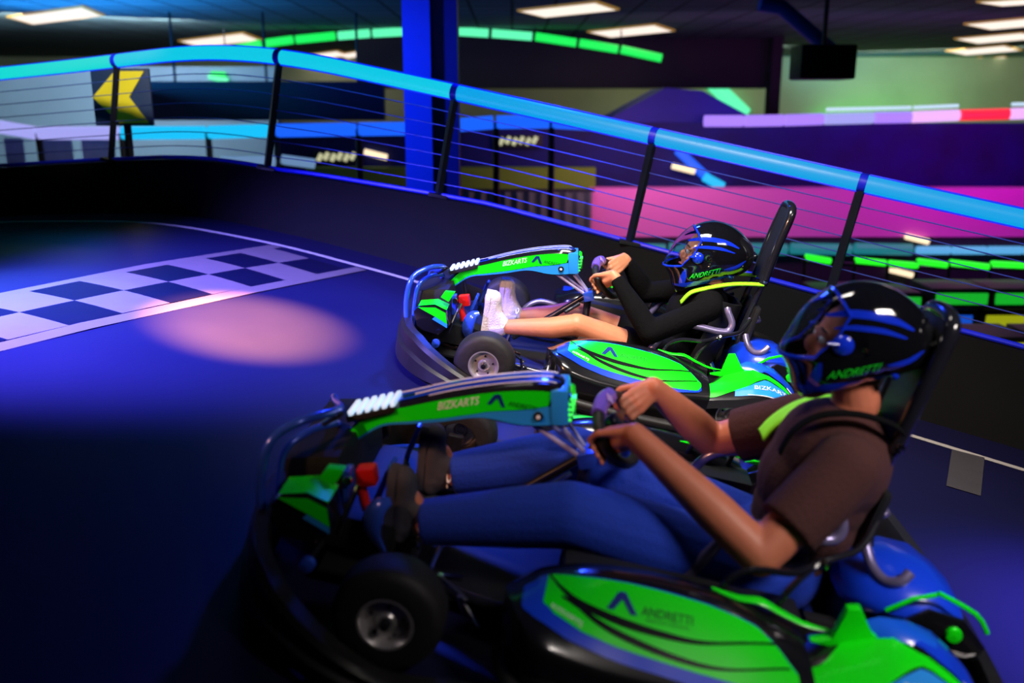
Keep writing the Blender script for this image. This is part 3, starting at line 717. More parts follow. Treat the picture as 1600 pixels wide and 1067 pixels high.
def side_pod(root, s):
    P = lambda x, y, dz=0: Vector((x, s * y, podz(x, y) + dz))
    xs = [.815, .80, .78, .74, .70, .65, .58, .5, .42, .34, .26, .19, .13]
    mb = MB(); secs = []
    for x in xs:
        k = 1.0 if x < .74 else max(.15, 1 - ((x - .74) / .08) ** 2)
        yo = .50 + (.70 - .50) * k if x >= .74 else .70
        yi = .40 + .1 * (1 - k)
        zt, zo = zc(x), zl(x)
        zbt = .055 + (.10 * (1 - k))
        prof = [(yi, zbt), (yi, zt - .035), (.43 + .07 * (1 - k), zt - .008), (.47 + .03 * (1 - k), zt), (.50, zt)]
        for t in (.25, .5, .75, 1.0): yy = .5 + (yo - .5) * t * .95; prof.append((yy, podz(x, yy)))
        prof += [(yo, podz(x, min(yo, .69)) - .012), (yo + .004, podz(x, min(yo, .69)) - .03), (yo - .015, (zo + zbt) / 2 - .01), (yo - .02, zbt)]
        secs.append([Vector((x, s * a, b)) for a, b in prof])
    mb.loft(secs, BLACKP)
    pod = mb.build('side_pod', root, sharp=50)
    # running board lip below the pod
    mb = MB(); mb.tube([(.80, s * .60, .13), (.74, s * .70, .10), (.5, s * .725, .088), (.2, s * .725, .088), (.10, s * .70, .09)], .022, BUMPER, 10, smoothen=5)
    mb.tube([(.76, s * .62, .065), (.5, s * .70, .055), (.15, s * .70, .055)], .02, BUMPER, 10, smoothen=5)
    for xx in (.62, .3): mb.tube([(xx, s * .45, .07), (xx, s * .70, .07)], .012, STEELD, 8)
    mb.build('side_bumper', root)
    def field(up, lo, m, name, e=.0035, nx=46, ny=10, ext=0):
        rows = []
        x0 = min(up[0][0], lo[0][0]); 
        for i in range(nx + 1):
            t = i / nx
            def pt(L):
                ds = [0]
                for a, b in zip(L, L[1:]): ds.append(ds[-1] + sqrt((a[0] - b[0]) ** 2 + (a[1] - b[1]) ** 2))
                q = t * ds[-1]
                for j in range(len(L) - 1):
                    if q <= ds[j + 1] + 1e-9:
                        w_ = (q - ds[j]) / (ds[j + 1] - ds[j]); return (L[j][0] + (L[j + 1][0] - L[j][0]) * w_, L[j][1] + (L[j + 1][1] - L[j][1]) * w_)
                return L[-1]
            a, b = pt(up), pt(lo)
            rows.append([P(a[0] + (b[0] - a[0]) * k / ny, a[1] + (b[1] - a[1]) * k / ny, e) for k in range(ny + 1)])
        mb = MB(); mb.grid(rows, m); return mb
    # blue border field a bit larger, then green
    gu = [(x + .012 * (1 if x > .69 else 0), y - .004) for x, y in GUP]; gl = [(x + .045 * max(0, (x - .45) / .28), min(.695, y + .022)) for x, y in GLO]
    field([(.775, .52)] + gu, [(.776, .56)] + gl, BLUEP, '', .0022).build('blue_edge_sticker', pod)
    field(GUP, GLO, GREEN, '').build('green_sticker', pod)
    def ribbon(L, wmax, m, e, name):
        pts, _ = crom([Vector((a, b, 0)) for a, b in L], [0] * len(L), 6); rows = []
        for i, p in enumerate(pts):
            t = i / (len(pts) - 1); wv = wmax * (.35 + .65 * sin(pi * min(1, t * 1.1 + .05)))
            rows.append([P(p.x, p.y + wv * k, e) for k in (-.5, 0, .5)])
        mb = MB(); mb.grid(rows, m); mb.build(name, pod)
    ribbon(ST1, .018, BLACKP, .005, 'stripe'); ribbon(ST2, .014, BLACKP, .005, 'stripe')
    # lettering
    mb = MB()
    def fn(u, v): x = .512 - .115 * u if s > 0 else .40 + .115 * u; return P(x, .583 - .020 * v, .006) if s > 0 else P(x, .583 - .020 * v, .006)
    text_on(mb, 'ANDRETTI', fn, DGREEN)
    def fn2(u, v): x = .50 - .095 * u if s > 0 else .405 + .095 * u; return P(x, .593 - .005 * v, .006)
    text_on(mb, 'INDOOR KARTING', fn2, DGREEN)
    mb.build('lettering', pod)
    mb = MB()
    for q in ([(.590, .583), (.574, .583), (.552, .551), (.556, .538), (.566, .540)], [(.558, .538), (.549, .540), (.520, .586), (.536, .586), (.556, .556)]):
        mb.add([P(a, b, .006) for a, b in q], [list(range(len(q)))], NAVY)
    mb.build('emblem', pod)
    mb = MB()
    def fn3(u, v):
        u = u if s > 0 else 1 - u
        a = Vector((.712, .605)).lerp(Vector((.640, .634)), u); return P(a.x - .003 * v, a.y - .011 * v, .006)
    text_on(mb, 'BIZKARTS', fn3, WHITE); mb.build('small_lettering', pod)
    # rear fender over the wheel
    mb = MB(); secs = []
    FX = [(.17, .215, .250), (.13, .235, .262), (.08, .262, .275), (.02, .290, .290), (-.05, .325, .312), (-.11, .335, .318), (-.17, .322, .305), (-.22, .292, .282), (-.25, .268, .262)]
    for x, zi, zo in FX:
        secs.append([Vector((x, s * .44, zi - .03)), Vector((x, s * .45, zi)), Vector((x, s * .52, zi + .006)), Vector((x, s * .60, (zi + zo) / 2)), Vector((x, s * .67, zo - .018)), Vector((x, s * .70, zo - .045)), Vector((x, s * .69, zo - .085)), Vector((x, s * .675, zo - .055)), Vector((x, s * .60, zo - .035))])
    mb.loft(secs, BLACKP); fd = mb.build('rear_fender', root, sharp=50)
    def fz(x, y):
        zi = interp(x, [(a, b) for a, b, c in FX]); zo = interp(x, [(a, c) for a, b, c in FX])
        pr = [(.45, zi), (.52, zi + .006), (.60, (zi + zo) / 2), (.67, zo - .018), (.70, zo - .045)]; return interp(y, pr)
    def Q(x, y, e=.003): return Vector((x, s * y, fz(x, y) + e))
    def patch(up, lo, m, name, n=20, k=8, e=.003):
        rows = []
        for i in range(n + 1):
            t = i / n; x0 = up[0][0] + (up[-1][0] - up[0][0]) * t; 
            rows.append([Q(x0, interp(x0, up) + (interp(x0, lo) - interp(x0, up)) * j / k, e) for j in range(k + 1)])
        mb = MB(); mb.grid(rows, m); mb.build(name, fd)
    patch([(.165, .60), (.10, .58), (.04, .50), (-.03, .50), (-.09, .56), (-.235, .64)], [(.165, .695), (.10, .69), (.0, .66), (-.03, .64), (-.09, .60), (-.235, .655)], GREEN, 'green_sticker')
    patch([(.03, .668), (-.03, .645), (-.09, .61), (-.235, .66)], [(.03, .69), (-.03, .692), (-.09, .694), (-.235, .694)], CYANP, 'blue_sticker', e=.004)
    patch([(-.03, .46), (-.235, .50)], [(-.03, .495), (-.235, .635)], BLUEP, 'deep_blue_sticker')
    mb = MB()
    def fn4(u, v):
        u = u if s > 0 else 1 - u
        return Q(-.045 - .15 * u, .672 - .022 * v, .006)
    text_on(mb, 'BIZKARTS', fn4, WHITE); mb.build('lettering', fd)
    mb = MB(); mb.tube([Q(-.02, .688, .004), Q(-.1, .693, .004), Q(-.17, .694, .004), Q(-.243, .69, .004), Q(-.245, .64, .004), Q(-.19, .60, .004)], .0022, WHITE, 6, smoothen=4); mb.build('white_outline', fd)
    # upright green fin and blue shoulder panel of the fuel/battery cover
    mb = MB(); mb.prism([(.115, .272), (.070, .290), (.058, .372), (.030, .380), (-.012, .325), (-.06, .315), (-.06, .27)], s * .49, s * .515, GREEN, bev=.003); mb.build('green_fin', fd)
    mb = MB()
    secs = []
    for x, zt, yo in ((.02, .325, .50), (-.03, .350, .53), (-.09, .356, .555), (-.15, .342, .56), (-.20, .312, .55)):
        secs.append([Vector((x, s * .45, .20)), Vector((x, s * .45, zt - .02)), Vector((x, s * .475, zt)), Vector((x, s * (yo - .03), zt - .008)), Vector((x, s * yo, zt - .035)), Vector((x, s * yo, .28))])
    mb.loft(secs, MIDB); mb.build('shoulder_cover', fd, sharp=50)
    # black battery box between pod and seat with green upper trim
    mb = MB(); mb.box((.40, s * .385, .17), (.58, .13, .20), BLACKM, bev=.02); mb.build('battery_box', root)
    mb = MB(); mb.tube([(.345, s * .445, .315), (.283, s * .46, .312), (.233, s * .465, .318), (.18, s * .47, .303), (.12, s * .475, .290), (.06, s * .48, .292)], [.004, .012, .016, .013, .010, .004], GREEN, 8, smoothen=4, flat=.4); mb.build('green_trim', root)
    mb = MB(); mb.tube([(.32, s * .42, .29), (.30, s * .42, .34), (.25, s * .42, .372), (.16, s * .42, .385), (.09, s * .36, .40)], .009, STEELD, 8, smoothen=4); mb.tube([(.18, s * .43, .28), (.165, s * .42, .335), (.10, s * .38, .40), (.0, s * .32, .43), (-.05, s * .25, .48)], .009, STEELD, 8, smoothen=5)
    mb.lathe([(.001, .012), (.011, .010), (.012, 0)], (.09, s * .385, .405), (0, s, .3), CHROME, 12)
    mb.build('support_tube', root)

def kart():
    root = empty('go_kart', T(0, 0, 0))
    # chassis
    mb = MB()
    mb.box((.55, 0, .045), (1.5, .62, .012), BLACKM, bev=.003)
    for s in (1, -1):
        mb.tube([(-.22, s * .20, .06), (.2, s * .33, .06), (.8, s * .33, .06), (1.15, s * .22, .06), (1.36, s * .2, .07)], .016, STEELD, 10, smoothen=5)
        mb.tube([(1.066, s * .2, .11), (1.066, s * .5, .12)], .014, STEELD, 10); mb.box((1.066, s * .42, .12), (.05, .03, .12), STEELD, bev=.006)
    mb.tube([(0, -.58, .14), (0, .58, .14)], .02, CHROME, 14)
    for s in (1, -1): mb.box((0, s * .25, .12), (.10, .04, .14), BLACKM, bev=.01)
    mb.tube([(1.02, -.4, .09), (1.0, 0, .10), (1.02, .4, .09)], .008, CHROME, 8)
    mb.build('chassis', root)
    for s in (1, -1):
        wheel(root, 1.066, s * .542, .131, .066, .118, s)
        wheel(root, 0, s * .53, .14, .070, .18, s, True)
        side_pod(root, s)
    # wrap-around plastic bumper, front and rear
    mb = MB()
    prof = lambda z0, z1: None
    ring = [(.84, -.69), (1.05, -.715), (1.20, -.69), (1.34, -.60), (1.44, -.44), (1.49, -.2), (1.50, 0), (1.49, .2), (1.44, .44), (1.34, .60), (1.20, .69), (1.05, .715), (.84, .69)]
    R3, _ = crom([Vector((a, b, 0)) for a, b in ring], [0] * len(ring), 6)
    secs = []
    for i, p in enumerate(R3):
        a = R3[max(0, i - 1)]; b = R3[min(len(R3) - 1, i + 1)]; t = (b - a).normalized(); nn = Vector((t.y, -t.x, 0))
        f = min(1, max(0, (p.x - 1.04) / .34)); zt = .075 + .115 * f
        secs.append([p - nn * .045 + Vector((0, 0, .022)), p + nn * .0 + Vector((0, 0, .022)), p + nn * .018 + Vector((0, 0, .035)), p + nn * .020 + Vector((0, 0, zt * .55)), p + nn * .006 + Vector((0, 0, zt * .62)), p + nn * .012 + Vector((0, 0, zt * .9)), p + nn * .0 + Vector((0, 0, zt)), p - nn * .035 + Vector((0, 0, zt)), p - nn * .045 + Vector((0, 0, zt - .02))])
    mb.loft(secs, BUMPER); mb.build('front_bumper', root, sharp=35)
    mb = MB()
    ring = [(.10, -.60), (-.12, -.66), (-.28, -.62), (-.36, -.5), (-.39, -.2), (-.39, .2), (-.36, .5), (-.28, .62), (-.12, .66), (.10, .66)]
    ring[0] = (.10, -.60)
    R3, _ = crom([Vector((a, b, 0)) for a, b in ring], [0] * len(ring), 6); secs = []
    for i, p in enumerate(R3):
        a = R3[max(0, i - 1)]; b = R3[min(len(R3) - 1, i + 1)]; t = (b - a).normalized(); nn = Vector((-t.y, t.x, 0)) * -1
        f = min(1, max(0, (.10 - p.x) / .35)); zt = .10 + .13 * f
        nn = -nn if nn.dot(p - Vector((0, 0, 0))) < 0 else nn
        secs.append([p - nn * .04 + Vector((0, 0, .04)), p + Vector((0, 0, .04)), p + nn * .018 + Vector((0, 0, .07)), p + nn * .016 + Vector((0, 0, zt * .9)), p + Vector((0, 0, zt)), p - nn * .035 + Vector((0, 0, zt)), p - nn * .045 + Vector((0, 0, zt - .03))])
    mb.loft(secs, BUMPER); mb.build('rear_bumper', root, sharp=35)
    # upper front guard tube (blue light put into its colour) and its braces
    mb = MB()
    for s in (1,):
        mb.tube([(1.45, .32, .13), (1.475, .31, .25), (1.475, .30, .34), (1.455, .27, .385), (1.40, .22, .415), (1.36, .10, .400), (1.38, -.05, .35), (1.43, -.2, .30), (1.46, -.30, .27), (1.47, -.31, .2), (1.45, -.32, .13)], .012, STEELB, 12, smoothen=6)
        mb.tube([(1.435, .26, .13), (1.445, .255, .25), (1.44, .245, .33), (1.40, .18, .365), (1.36, .08, .355), (1.38, -.05, .30), (1.42, -.18, .26), (1.435, -.24, .23), (1.44, -.25, .18), (1.435, -.26, .13)], .010, STEELB, 12, smoothen=6)
    mb.build('guard_tube', root)
    mb = MB(); mb.box((1.36, 0, .24), (.16, .46, .16), BLACKM, rot=(0, .25, 0), bev=.03); mb.box((1.27, 0, .13), (.3, .5, .10), BLACKM, bev=.03)
    mb.tube([(1.395, .16, .36), (1.34, .10, .40)], .008, CHROME, 8); mb.build('nose_box', root)
    # lower front wings with green stickers
    for s in (1, -1):
        mb = MB(); mb.prism([(1.43, .235), (1.41, .262), (1.34, .28), (1.285, .268), (1.262, .20), (1.30, .15), (1.40, .16)], s * .26, s * (.37 if s > 0 else .32), BLACKP, bev=.012); fw = mb.build('front_wing', root, sharp=40)
        mb = MB(); mb.add([(1.415, s * .27, .268), (1.34, s * .27, .290), (1.285, s * .27, .276), (1.285, s * .365, .272), (1.34, s * .365, .287), (1.412, s * .365, .266)], [[0, 1, 4, 5], [1, 2, 3, 4]], GREEN)
        mb.add([(1.412, s * .376, .262), (1.335, s * .376, .277), (1.285, s * .376, .262), (1.270, s * .376, .212), (1.33, s * .376, .235)], [[0, 1, 2, 3, 4]], GREEN)
        mb.add([(1.33, s * .378, .235), (1.270, s * .378, .212), (1.268, s * .378, .195), (1.34, s * .378, .222)], [[0, 1, 2, 3]], CYANP)
        if s > 0: mb.build('green_sticker', fw)
        if s < 0: continue
        mb = MB(); mb.prism([(1.31, .345), (1.265, .350), (1.285, .300), (1.325, .315)], s * .30, s * .33, GREEN, bev=.003); mb.build('green_winglet', fw)
    # steering fairing: long arch from nose to steering wheel
    up = [(1.392, .262), (1.371, .290), (1.328, .351), (1.272, .419), (1.167, .472), (1.056, .525), (.93, .573), (.817, .604), (.768, .600)]
    lo = [(1.345, .258), (1.330, .285), (1.278, .345), (1.228, .388), (1.156, .412), (1.07, .440), (.971, .474), (.86, .477), (.757, .502)]
    U = [Vector((a, 0, b)) for a, b in up]; L = [Vector((a, 0, b)) for a, b in lo]
    U2, _ = crom(U, [0] * len(U), 5); L2, _ = crom(L, [0] * len(L), 5)
    for q_ in U2 + L2: q_.z -= .020
    mb = MB(); secs = []; n = len(U2)
    def hw(i): t = i / (n - 1); return .040 + .025 * min(1, t * 1.6)
    for i in range(n):
        h = hw(i); u, l = U2[i], L2[i]; m_ = u.lerp(l, .12)
        secs.append([Vector((l.x, -h, l.z)), Vector((m_.x, -h, m_.z)), Vector((u.x, -h * .82, u.z)), Vector((u.x, 0, u.z + .006)), Vector((u.x, h * .82, u.z)), Vector((m_.x, h, m_.z)), Vector((l.x, h, l.z)), Vector((l.x, 0, l.z + .015))])
    mb.loft(secs, BLACKP); fa = mb.build('steering_fairing', root, sharp=40)
    for s in (1, -1):
        def G(i, t, e=.002):
            u, l = U2[i], L2[i]; p = u.lerp(l, t); return Vector((p.x, s * (hw(i) + e), p.z))
        i1 = int(n * .93)
        gt = lambda i: .84 if i < n * .70 else (.84 - .42 * (i - n * .70) / (n * .23))
        rows = [[G(i, .13 + (max(.2, gt(i)) - .13) * k / 5) for k in range(6)] for i in range(0, i1)]
        mb = MB(); mb.grid(rows, GREEN); mb.build('green_sticker', fa)
        rows = [[G(i, max(.2, gt(i)) + .02 + (.97 - max(.2, gt(i)) - .02) * k / 4) for k in range(5)] for i in range(int(n * .08), n - 1)]
        mb = MB(); mb.grid(rows, CYANP if True else BLUEP); mb.build('blue_sticker', fa)
        mb = MB()
        def fn(u, v):
            u = u if s > 0 else 1 - u
            i = int(n * (.42)); a = Vector((1.09, .472)).lerp(Vector((.985, .513)), u); return Vector((a.x, s * .069, a.y + .024 * v - .020))
        text_on(mb, 'BIZKARTS', fn, WHITE); mb.build('lettering', fa)
        mb = MB()
        zq = .500
        for q in ([(.962, 0), (.952, 0), (.936, .026), (.940, .034), (.948, .030)], [(.938, .034), (.932, .034), (.912, .0), (.922, 0), (.938, .024)]):
            mb.add([(a, s * .069, zq + b) for a, b in q], [list(range(len(q)))], NAVY)
        def fn5(u, v):
            u = u if s > 0 else 1 - u
            return Vector((.905 - .075 * u, s * .069, .508 + .014 * v))
        text_on(mb, 'ANDRETTI', fn5, DGREEN); mb.build('emblem', fa)
        mb = MB(); mb.lathe([(.001, .008), (.011, .008), (.014, .003), (.014, 0)], (.82, s * .066, .495), (0, s, 0), BLACKP, 18); mb.lathe([(.001, .011), (.006, .010), (.007, 0)], (.82, s * .066, .495), (0, s, 0), WHITE, 14); mb.build('bolt', fa)
    # white/blue stripes on the top of the fairing
    mb = MB()
    for y0, y1, m, i0, i1 in ((-.048, -.034, WHITE, .42, .97), (-.026, -.008, BLUEP, .35, .99), (.0, .010, WHITE, .50, .93), (.020, .034, BLUEP, .45, .99), (.040, .047, WHITE, .55, .97)):
        rows = [[Vector((U2[i].x, y, U2[i].z + .008 - abs(y) * .05)) for y in (y0, y1)] for i in range(int(n * i0), int((n - 1) * i1))]; mb.grid(rows, m)
    mb.build('top_stripes', fa)
    # ribbed white lamp on the fairing
    mb = MB()
    for k in range(6):
        t = k / 5; mb.box((1.325 - .11 * t, .02, .388 + .052 * t), (.013, .10, .014), WLAMP, rot=(0, .45, 0), bev=.003)
    mb.build('light_bar', root)
    mb = MB(); mb.box((1.27, .02, .398), (.14, .10, .018), BLACKM, rot=(0, .45, 0), bev=.004); mb.build('light_bar_base', root)
    # display box at the driver's end with green round grille
    mb = MB(); mb.box((.768, 0, .532), (.05, .15, .10), CYANP, rot=(0, .25, 0), bev=.014); db = mb.build('display_box', root, sharp=40)
    mb = MB()
    for yy in (0.03,):
        mb.lathe([(.001, .014), (.038, .012), (.044, .004), (.044, 0)], (.742, yy - .02, .542), (-1, .0, .25), GREEN, 24)
    mb.build('round_button', db)
    mb = MB()
    mb.box((.739, .055, .535), (.006, .034, .078), BLACKP, rot=(0, .25, 0), bev=.002)
    for k in range(5): mb.box((.739, .055, .505 + k * .015), (.016, .036, .007), GLED, rot=(0, .25, 0))
    mb.build('grille', db)
    # rods to the steering column
    mb = MB()
    for s in (1, -1):
        mb.tube([(.755, s * .045, .475), (.672, s * .02, .400)], .006, RODM, 8); mb.tube([(.84, s * .045, .465), (.672, s * .03, .385)], .007, RODM, 8)
    mb.build('steering_support', root)
    mb = MB(); mb.box((.665, 0, .385), (.05, .09, .045), STEELB, rot=(0, .4, 0), bev=.008); mb.build('column_clamp', root)
    mb = MB(); mb.tube([(.98, 0, .10), (.80, 0, .26), (.665, 0, .39), (.612, 0, .47)], .014, STEELD, 10); mb.tube([(.66, .06, .06), (.655, .02, .25), (.665, 0, .38)], .018, STEELD, 10)
    mb.tube([(.60, .03, .40), (.585, .05, .425)], .014, CHROME, 8); mb.tube([(.76, .09, .30), (.70, .05, .345)], .008, CHROME, 8)
    mb.build('steering_column', root)
    # steering wheel
    C = Vector((.605, 0, .4925)); L_ = Vector((.635, .14, .480)); R_ = Vector((.575, -.14, .505))
    e1 = (L_ - C).normalized(); ax = Vector((-.70, .17, .66)); ax = (ax - e1 * ax.dot(e1)).normalized(); e2 = ax.cross(e1)
    rr = (L_ - C).length
    e0 = e2 if e2.z > 0 else -e2
    mb = MB(); pts = [C + e1 * cos(2 * pi * k / 40) * rr + e0 * sin(2 * pi * k / 40) * (rr * (.52 if sin(2 * pi * k / 40) > 0 else .72)) for k in range(40)]
    mb.tube(pts, .0155, BLACKM, 10, closed=True, up=ax); sw = mb.build('steering_wheel', root)
    mb = MB()
    for dct in (e1, -e1, -e0 * .85): mb.tube([C, C + dct * rr * .82], [.018, .010], STEELD, 8, flat=.4, up=ax)
    mb.lathe([(.001, .02), (.03, .018), (.035, 0), (.03, -.02)], C, ax, BLACKP, 20); mb.build('spoke', sw)
    mb = MB(); q = [C + e1 * cos(a) * rr + e0 * sin(a) * rr * .52 for a in (1.05, 1.3, 1.57, 1.84, 2.1)]
    mb.tube(q, .024, GRIPP, 10, smoothen=3, flat=.8, up=ax); mb.build('switch_box', sw)
    mb = MB(); p = C + e0 * rr * .52 + ax * .022; mb.lathe([(.001, .003), (.017, .003), (.017, 0)], p, ax, VIOL, 4); mb.build('sticker', sw)
    mb = MB(); mb.tube([C + e1 * .03 - e0 * .05 + ax * .01, C - e1 * .05 - e0 * .06 + ax * .01], .012, GREEN, 8); mb.build('green_tab', sw)
    # pedals and brake parts
    for s, px in ((1, 1.19), (-1, 1.17)):
        mb = MB(); mb.tube([(px + .02, s * .17, .09), (px + .01, s * .17, .2), (px - .01, s * .17, .29)], .008, STEELB, 8); mb.box((px - .005, s * .15, .26), (.014, .08, .11), STEELB, rot=(0, -.2, 0), bev=.005); mb.build('pedal', root)
    mb = MB(); mb.tube([(1.155, .235, .10), (1.185, .27, .17), (1.175, .28, .24), (1.145, .275, .265)], [.02, .035, .028, .01], STEELB, 12, smoothen=4, flat=.5); mb.build('heel_guard', root)
    mb = MB(); mb.box((1.225, .22, .295), (.05, .05, .05), RED, rot=(0, .3, 0), bev=.01); mb.tube([(1.24, .22, .27), (1.21, .23, .20)], .014, RED, 10); mb.build('brake_reservoir', root)
    mb = MB(); mb.box((1.265, .25, .275), (.02, .05, .09), STEELB, rot=(0, .15, 0), bev=.006); mb.tube([(1.235, .27, .29), (1.265, .30, .15)], .007, CHROME, 8); mb.lathe([(.001, .01), (.012, .01), (.013, 0)], (1.262, .28, .30), (0, 1, 0), CHROME, 12); mb.build('brake_bracket', root)
    mb = MB()
    mb.tube([(1.02, .46, .14), (.98, .40, .16), (.93, .34, .13)], .008, CHROME, 8); mb.tube([(.92, .45, .15), (.90, .43, .09)], .006, CHROME, 8); mb.tube([(.90, .44, .12), (.86, .47, .09)], .005, CHROME, 8)
    mb.tube([(.98, .40, .16), (.90, .43, .13)], .006, CHROME, 8); mb.build('tie_rod', root)
    mb = MB(); mb.lathe([(.001, .02), (.018, .016), (.02, 0)], (1.30, .42, .13), (0, 1, 0), STEELB, 12); mb.tube([(1.30, .42, .13), (1.30, .30, .12)], .008, STEELD, 8); mb.build('reflector_knob', root)
    # arch behind the feet (inner fairing hoop)
    mb = MB(); mb.tube([(.98, -.30, .08), (.95, -.33, .17), (.88, -.35, .215), (.77, -.35, .20), (.68, -.36, .12)], .016, TUBEG, 12, smoothen=6); mb.build('far_side_hoop', root)
    # seat shell
    mb = MB(); secs = []
    for x, z, h in ((.56, .115, .15), (.50, .075, .19), (.38, .062, .205), (.26, .064, .21), (.16, .085, .21), (.09, .14, .21), (.045, .22, .21), (.015, .32, .205), (-.01, .42, .19), (-.025, .50, .15)):
        q = []
        side = .12 if x < .5 else .05
        dirx, dirz = (0, 1) if x > .2 else ((.5, .5) if x > .08 else (1, .15))
        for t in (-1, -.95, -.8, -.5, 0, .5, .8, .95, 1):
            b = max(0, (abs(t) - .6) / .4) ** 1.6
            q.append(Vector((x + dirx * side * b, h * t * (.97 + .03 * b), z + dirz * side * b)))
        q += [p + Vector((-.014 * dirx, 0, -.014 * dirz)) for p in q[::-1]]
        secs.append(q)
    mb.loft(secs, BLACKM); mb.build('seat', root, sharp=60)
    for s in (1, -1):
        mb = MB(); mb.tube([(.40, s * .26, .17), (.362, s * .255, .235), (.325, s * .25, .30), (.29, s * .245, .36), (.235, s * .24, .395), (.16, s * .24, .400), (.08, s * .24, .397), (.03, s * .235, .405), (.018, s * .225, .44), (.045, s * .21, .485), (.05, s * .20, .50)], .0155, TUBEG, 12, smoothen=5); mb.build('seat_rail', root)
    # roll bar with padded hoop, leaning back
    mb = MB()
    for s in (1, -1):
        mb.tube([(-.055, s * .10, .22), (-.06, s * .10, .40), (-.085, s * .10, .56), (-.098, s * .10, .64)], .014, STEELD, 12)
        mb.tube([(-.16, s * .16, .14), (-.11, s * .13, .33), (-.08, s * .10, .48)], .011, STEELD, 10)
        mb.lathe([(.001, .01), (.010, .009), (.011, 0)], (-.10, s * .115, .64), (0, s, 0), CHROME, 12)
    mb.tube([(-.06, -.1, .34), (-.06, .1, .34)], .012, STEELD, 10); mb.tube([(-.07, -.10, .45), (-.12, -.12, .455), (-.12, .12, .455), (-.07, .10, .45)], .010, TUBEG, 10, smoothen=4)
    rb = mb.build('roll_bar', root)
    mb = MB(); mb.tube([(-.098, -.10, .62), (-.115, -.10, .80), (-.135, -.095, .93), (-.140, -.07, .975), (-.141, 0, .985), (-.140, .07, .975), (-.135, .095, .93), (-.115, .10, .80), (-.098, .10, .62)], .020, STEELD, 14, smoothen=5)
    mb.build('hoop', rb)
    mb = MB(); mb.box((-.112, 0, .80), (.014, .17, .34), BLACKM, rot=(0, -.11, 0), bev=.006); mb.build('back_pad', rb)
    mb = MB(); mb.box((-.09, 0, .42), (.03, .3, .2), BLACKM, rot=(0, -.1, 0), bev=.02); mb.build('back_cover', root)
    mb = MB(); mb.tube([(-.05, -.10, .56), (.0, -.2, .50), (.02, -.24, .44)], .009, TUBEG, 8, smoothen=4); mb.build('stay', root)
    # rear engine cover: blue hood with green cap over a black body
    mb = MB(); mb.box((-.17, .08, .165), (.26, .40, .15), BLACKM, bev=.03); mb.build('motor_housing', root)
    mb = MB(); secs = []
    for x, zt, y0, y1 in ((-.03, .315, .06, .24), (-.07, .350, .04, .31), (-.14, .375, .02, .345), (-.22, .372, .02, .352), (-.29, .340, .03, .34), (-.335, .290, .06, .29)):
        ym = (y0 + y1) / 2; zb = max(.245, zt - .10)
        secs.append([Vector((x, y0, zb)), Vector((x, y0, zt - .05)), Vector((x, y0 + .05, zt - .01)), Vector((x, ym, zt)), Vector((x, y1 - .05, zt - .012)), Vector((x, y1, zt - .05)), Vector((x, y1 + .005, zb + .02)), Vector((x, y1 - .02, zb))])
    mb.loft(secs, BLUEP); ec = mb.build('engine_cover', root, sharp=45)
    mb = MB(); mb.prism([(-.13, .285), (-.19, .335), (-.28, .325), (-.345, .27), (-.33, .225), (-.22, .255)], .352, .368, BLACKP, bev=.004); mb.build('recess', ec)
    mb = MB(); mb.lathe([(.001, .014), (.018, .012), (.020, 0)], (-.26, .366, .288), (0, 1, 0), GREEN, 20); mb.build('green_cap', ec)
    mb = MB(); mb.tube([(-.10, .345, .30), (-.15, .352, .35), (-.20, .35, .372)], .006, GREEN, 6); mb.tube([(-.12, .372, .262), (-.2, .372, .24), (-.30, .372, .235), (-.345, .355, .262)], .005, CHROME, 6, smoothen=3); mb.tube([(-.345, .35, .30), (-.30, .352, .345), (-.2, .352, .378)], .006, GREEN, 6, smoothen=3); mb.build('trim', ec)
    mb = MB(); mb.tube([(-.06, .20, .395), (-.075, .24, .36), (-.10, .28, .345), (-.13, .30, .36), (-.15, .29, .385)], .014, TUBEG, 10, smoothen=4); mb.build('lifting_handle', root)
    return root
WLAMP = mat('white_ribbed_lamp', (.7, .8, .95), .3, emit=(.5, .75, 1.0), estr=.75, nscale=9, namt=.05)
GLED = emis('green_display_led', (.05, 1.0, .1), 1.2)
VIOL = mat('lilac_sticker', (.45, .3, .8), .4, nscale=9, namt=.1)

def kpose(x, y, a): return MT @ T(x, y, 0) @ Matrix.Rotation(pi - a, 4, 'Z')
MA, MBB = kpose(.979, 4.274, .019), kpose(.931, 2.352, .035)
ka = kart()
kb = copy_tree(ka)
ka.matrix_world = MA; kb.matrix_world = MBB
tag(ka, 'green and black racing kart in sharp focus behind, driven by the driver in black', 'kart', None)
tag(kb, 'nearest green and black racing kart, carrying the driver in jeans, bottom right', 'kart', None)

# ------------------------------------------------------------------ helmet
HS = [(.346 + .006, .612 - .018), (.336, .660), (.324, .709), (.306, .748), (.281, .782), (.245, .815), (.204, .837), (.155, .848), (.101, .843), (.05, .825), (.01, .800), (-.024, .772), (-.044, .735), (-.045, .690), (-.030, .655), (-.001, .630), (.055, .606), (.12, .572), (.18, .530), (.235, .492), (.265, .488), (.295, .515), (.312, .555), (.335, .585)]
HC0 = Vector((.155, 0, .675))
def h_rad(th):
    pol = sorted([(atan2(z - HC0.z, x - HC0.x), sqrt((x - HC0.x) ** 2 + (z - HC0.z) ** 2)) for x, z in HS])
    pol = [(pol[-1][0] - 2 * pi, pol[-1][1])] + pol + [(pol[0][0] + 2 * pi, pol[0][1])]
    return interp(th, pol)
def h_r(th):
    f = lambda t: h_rad((t + pi) % (2 * pi) - pi)
    return (f(th - .07) + f(th) * 2 + f(th + .07)) / 4
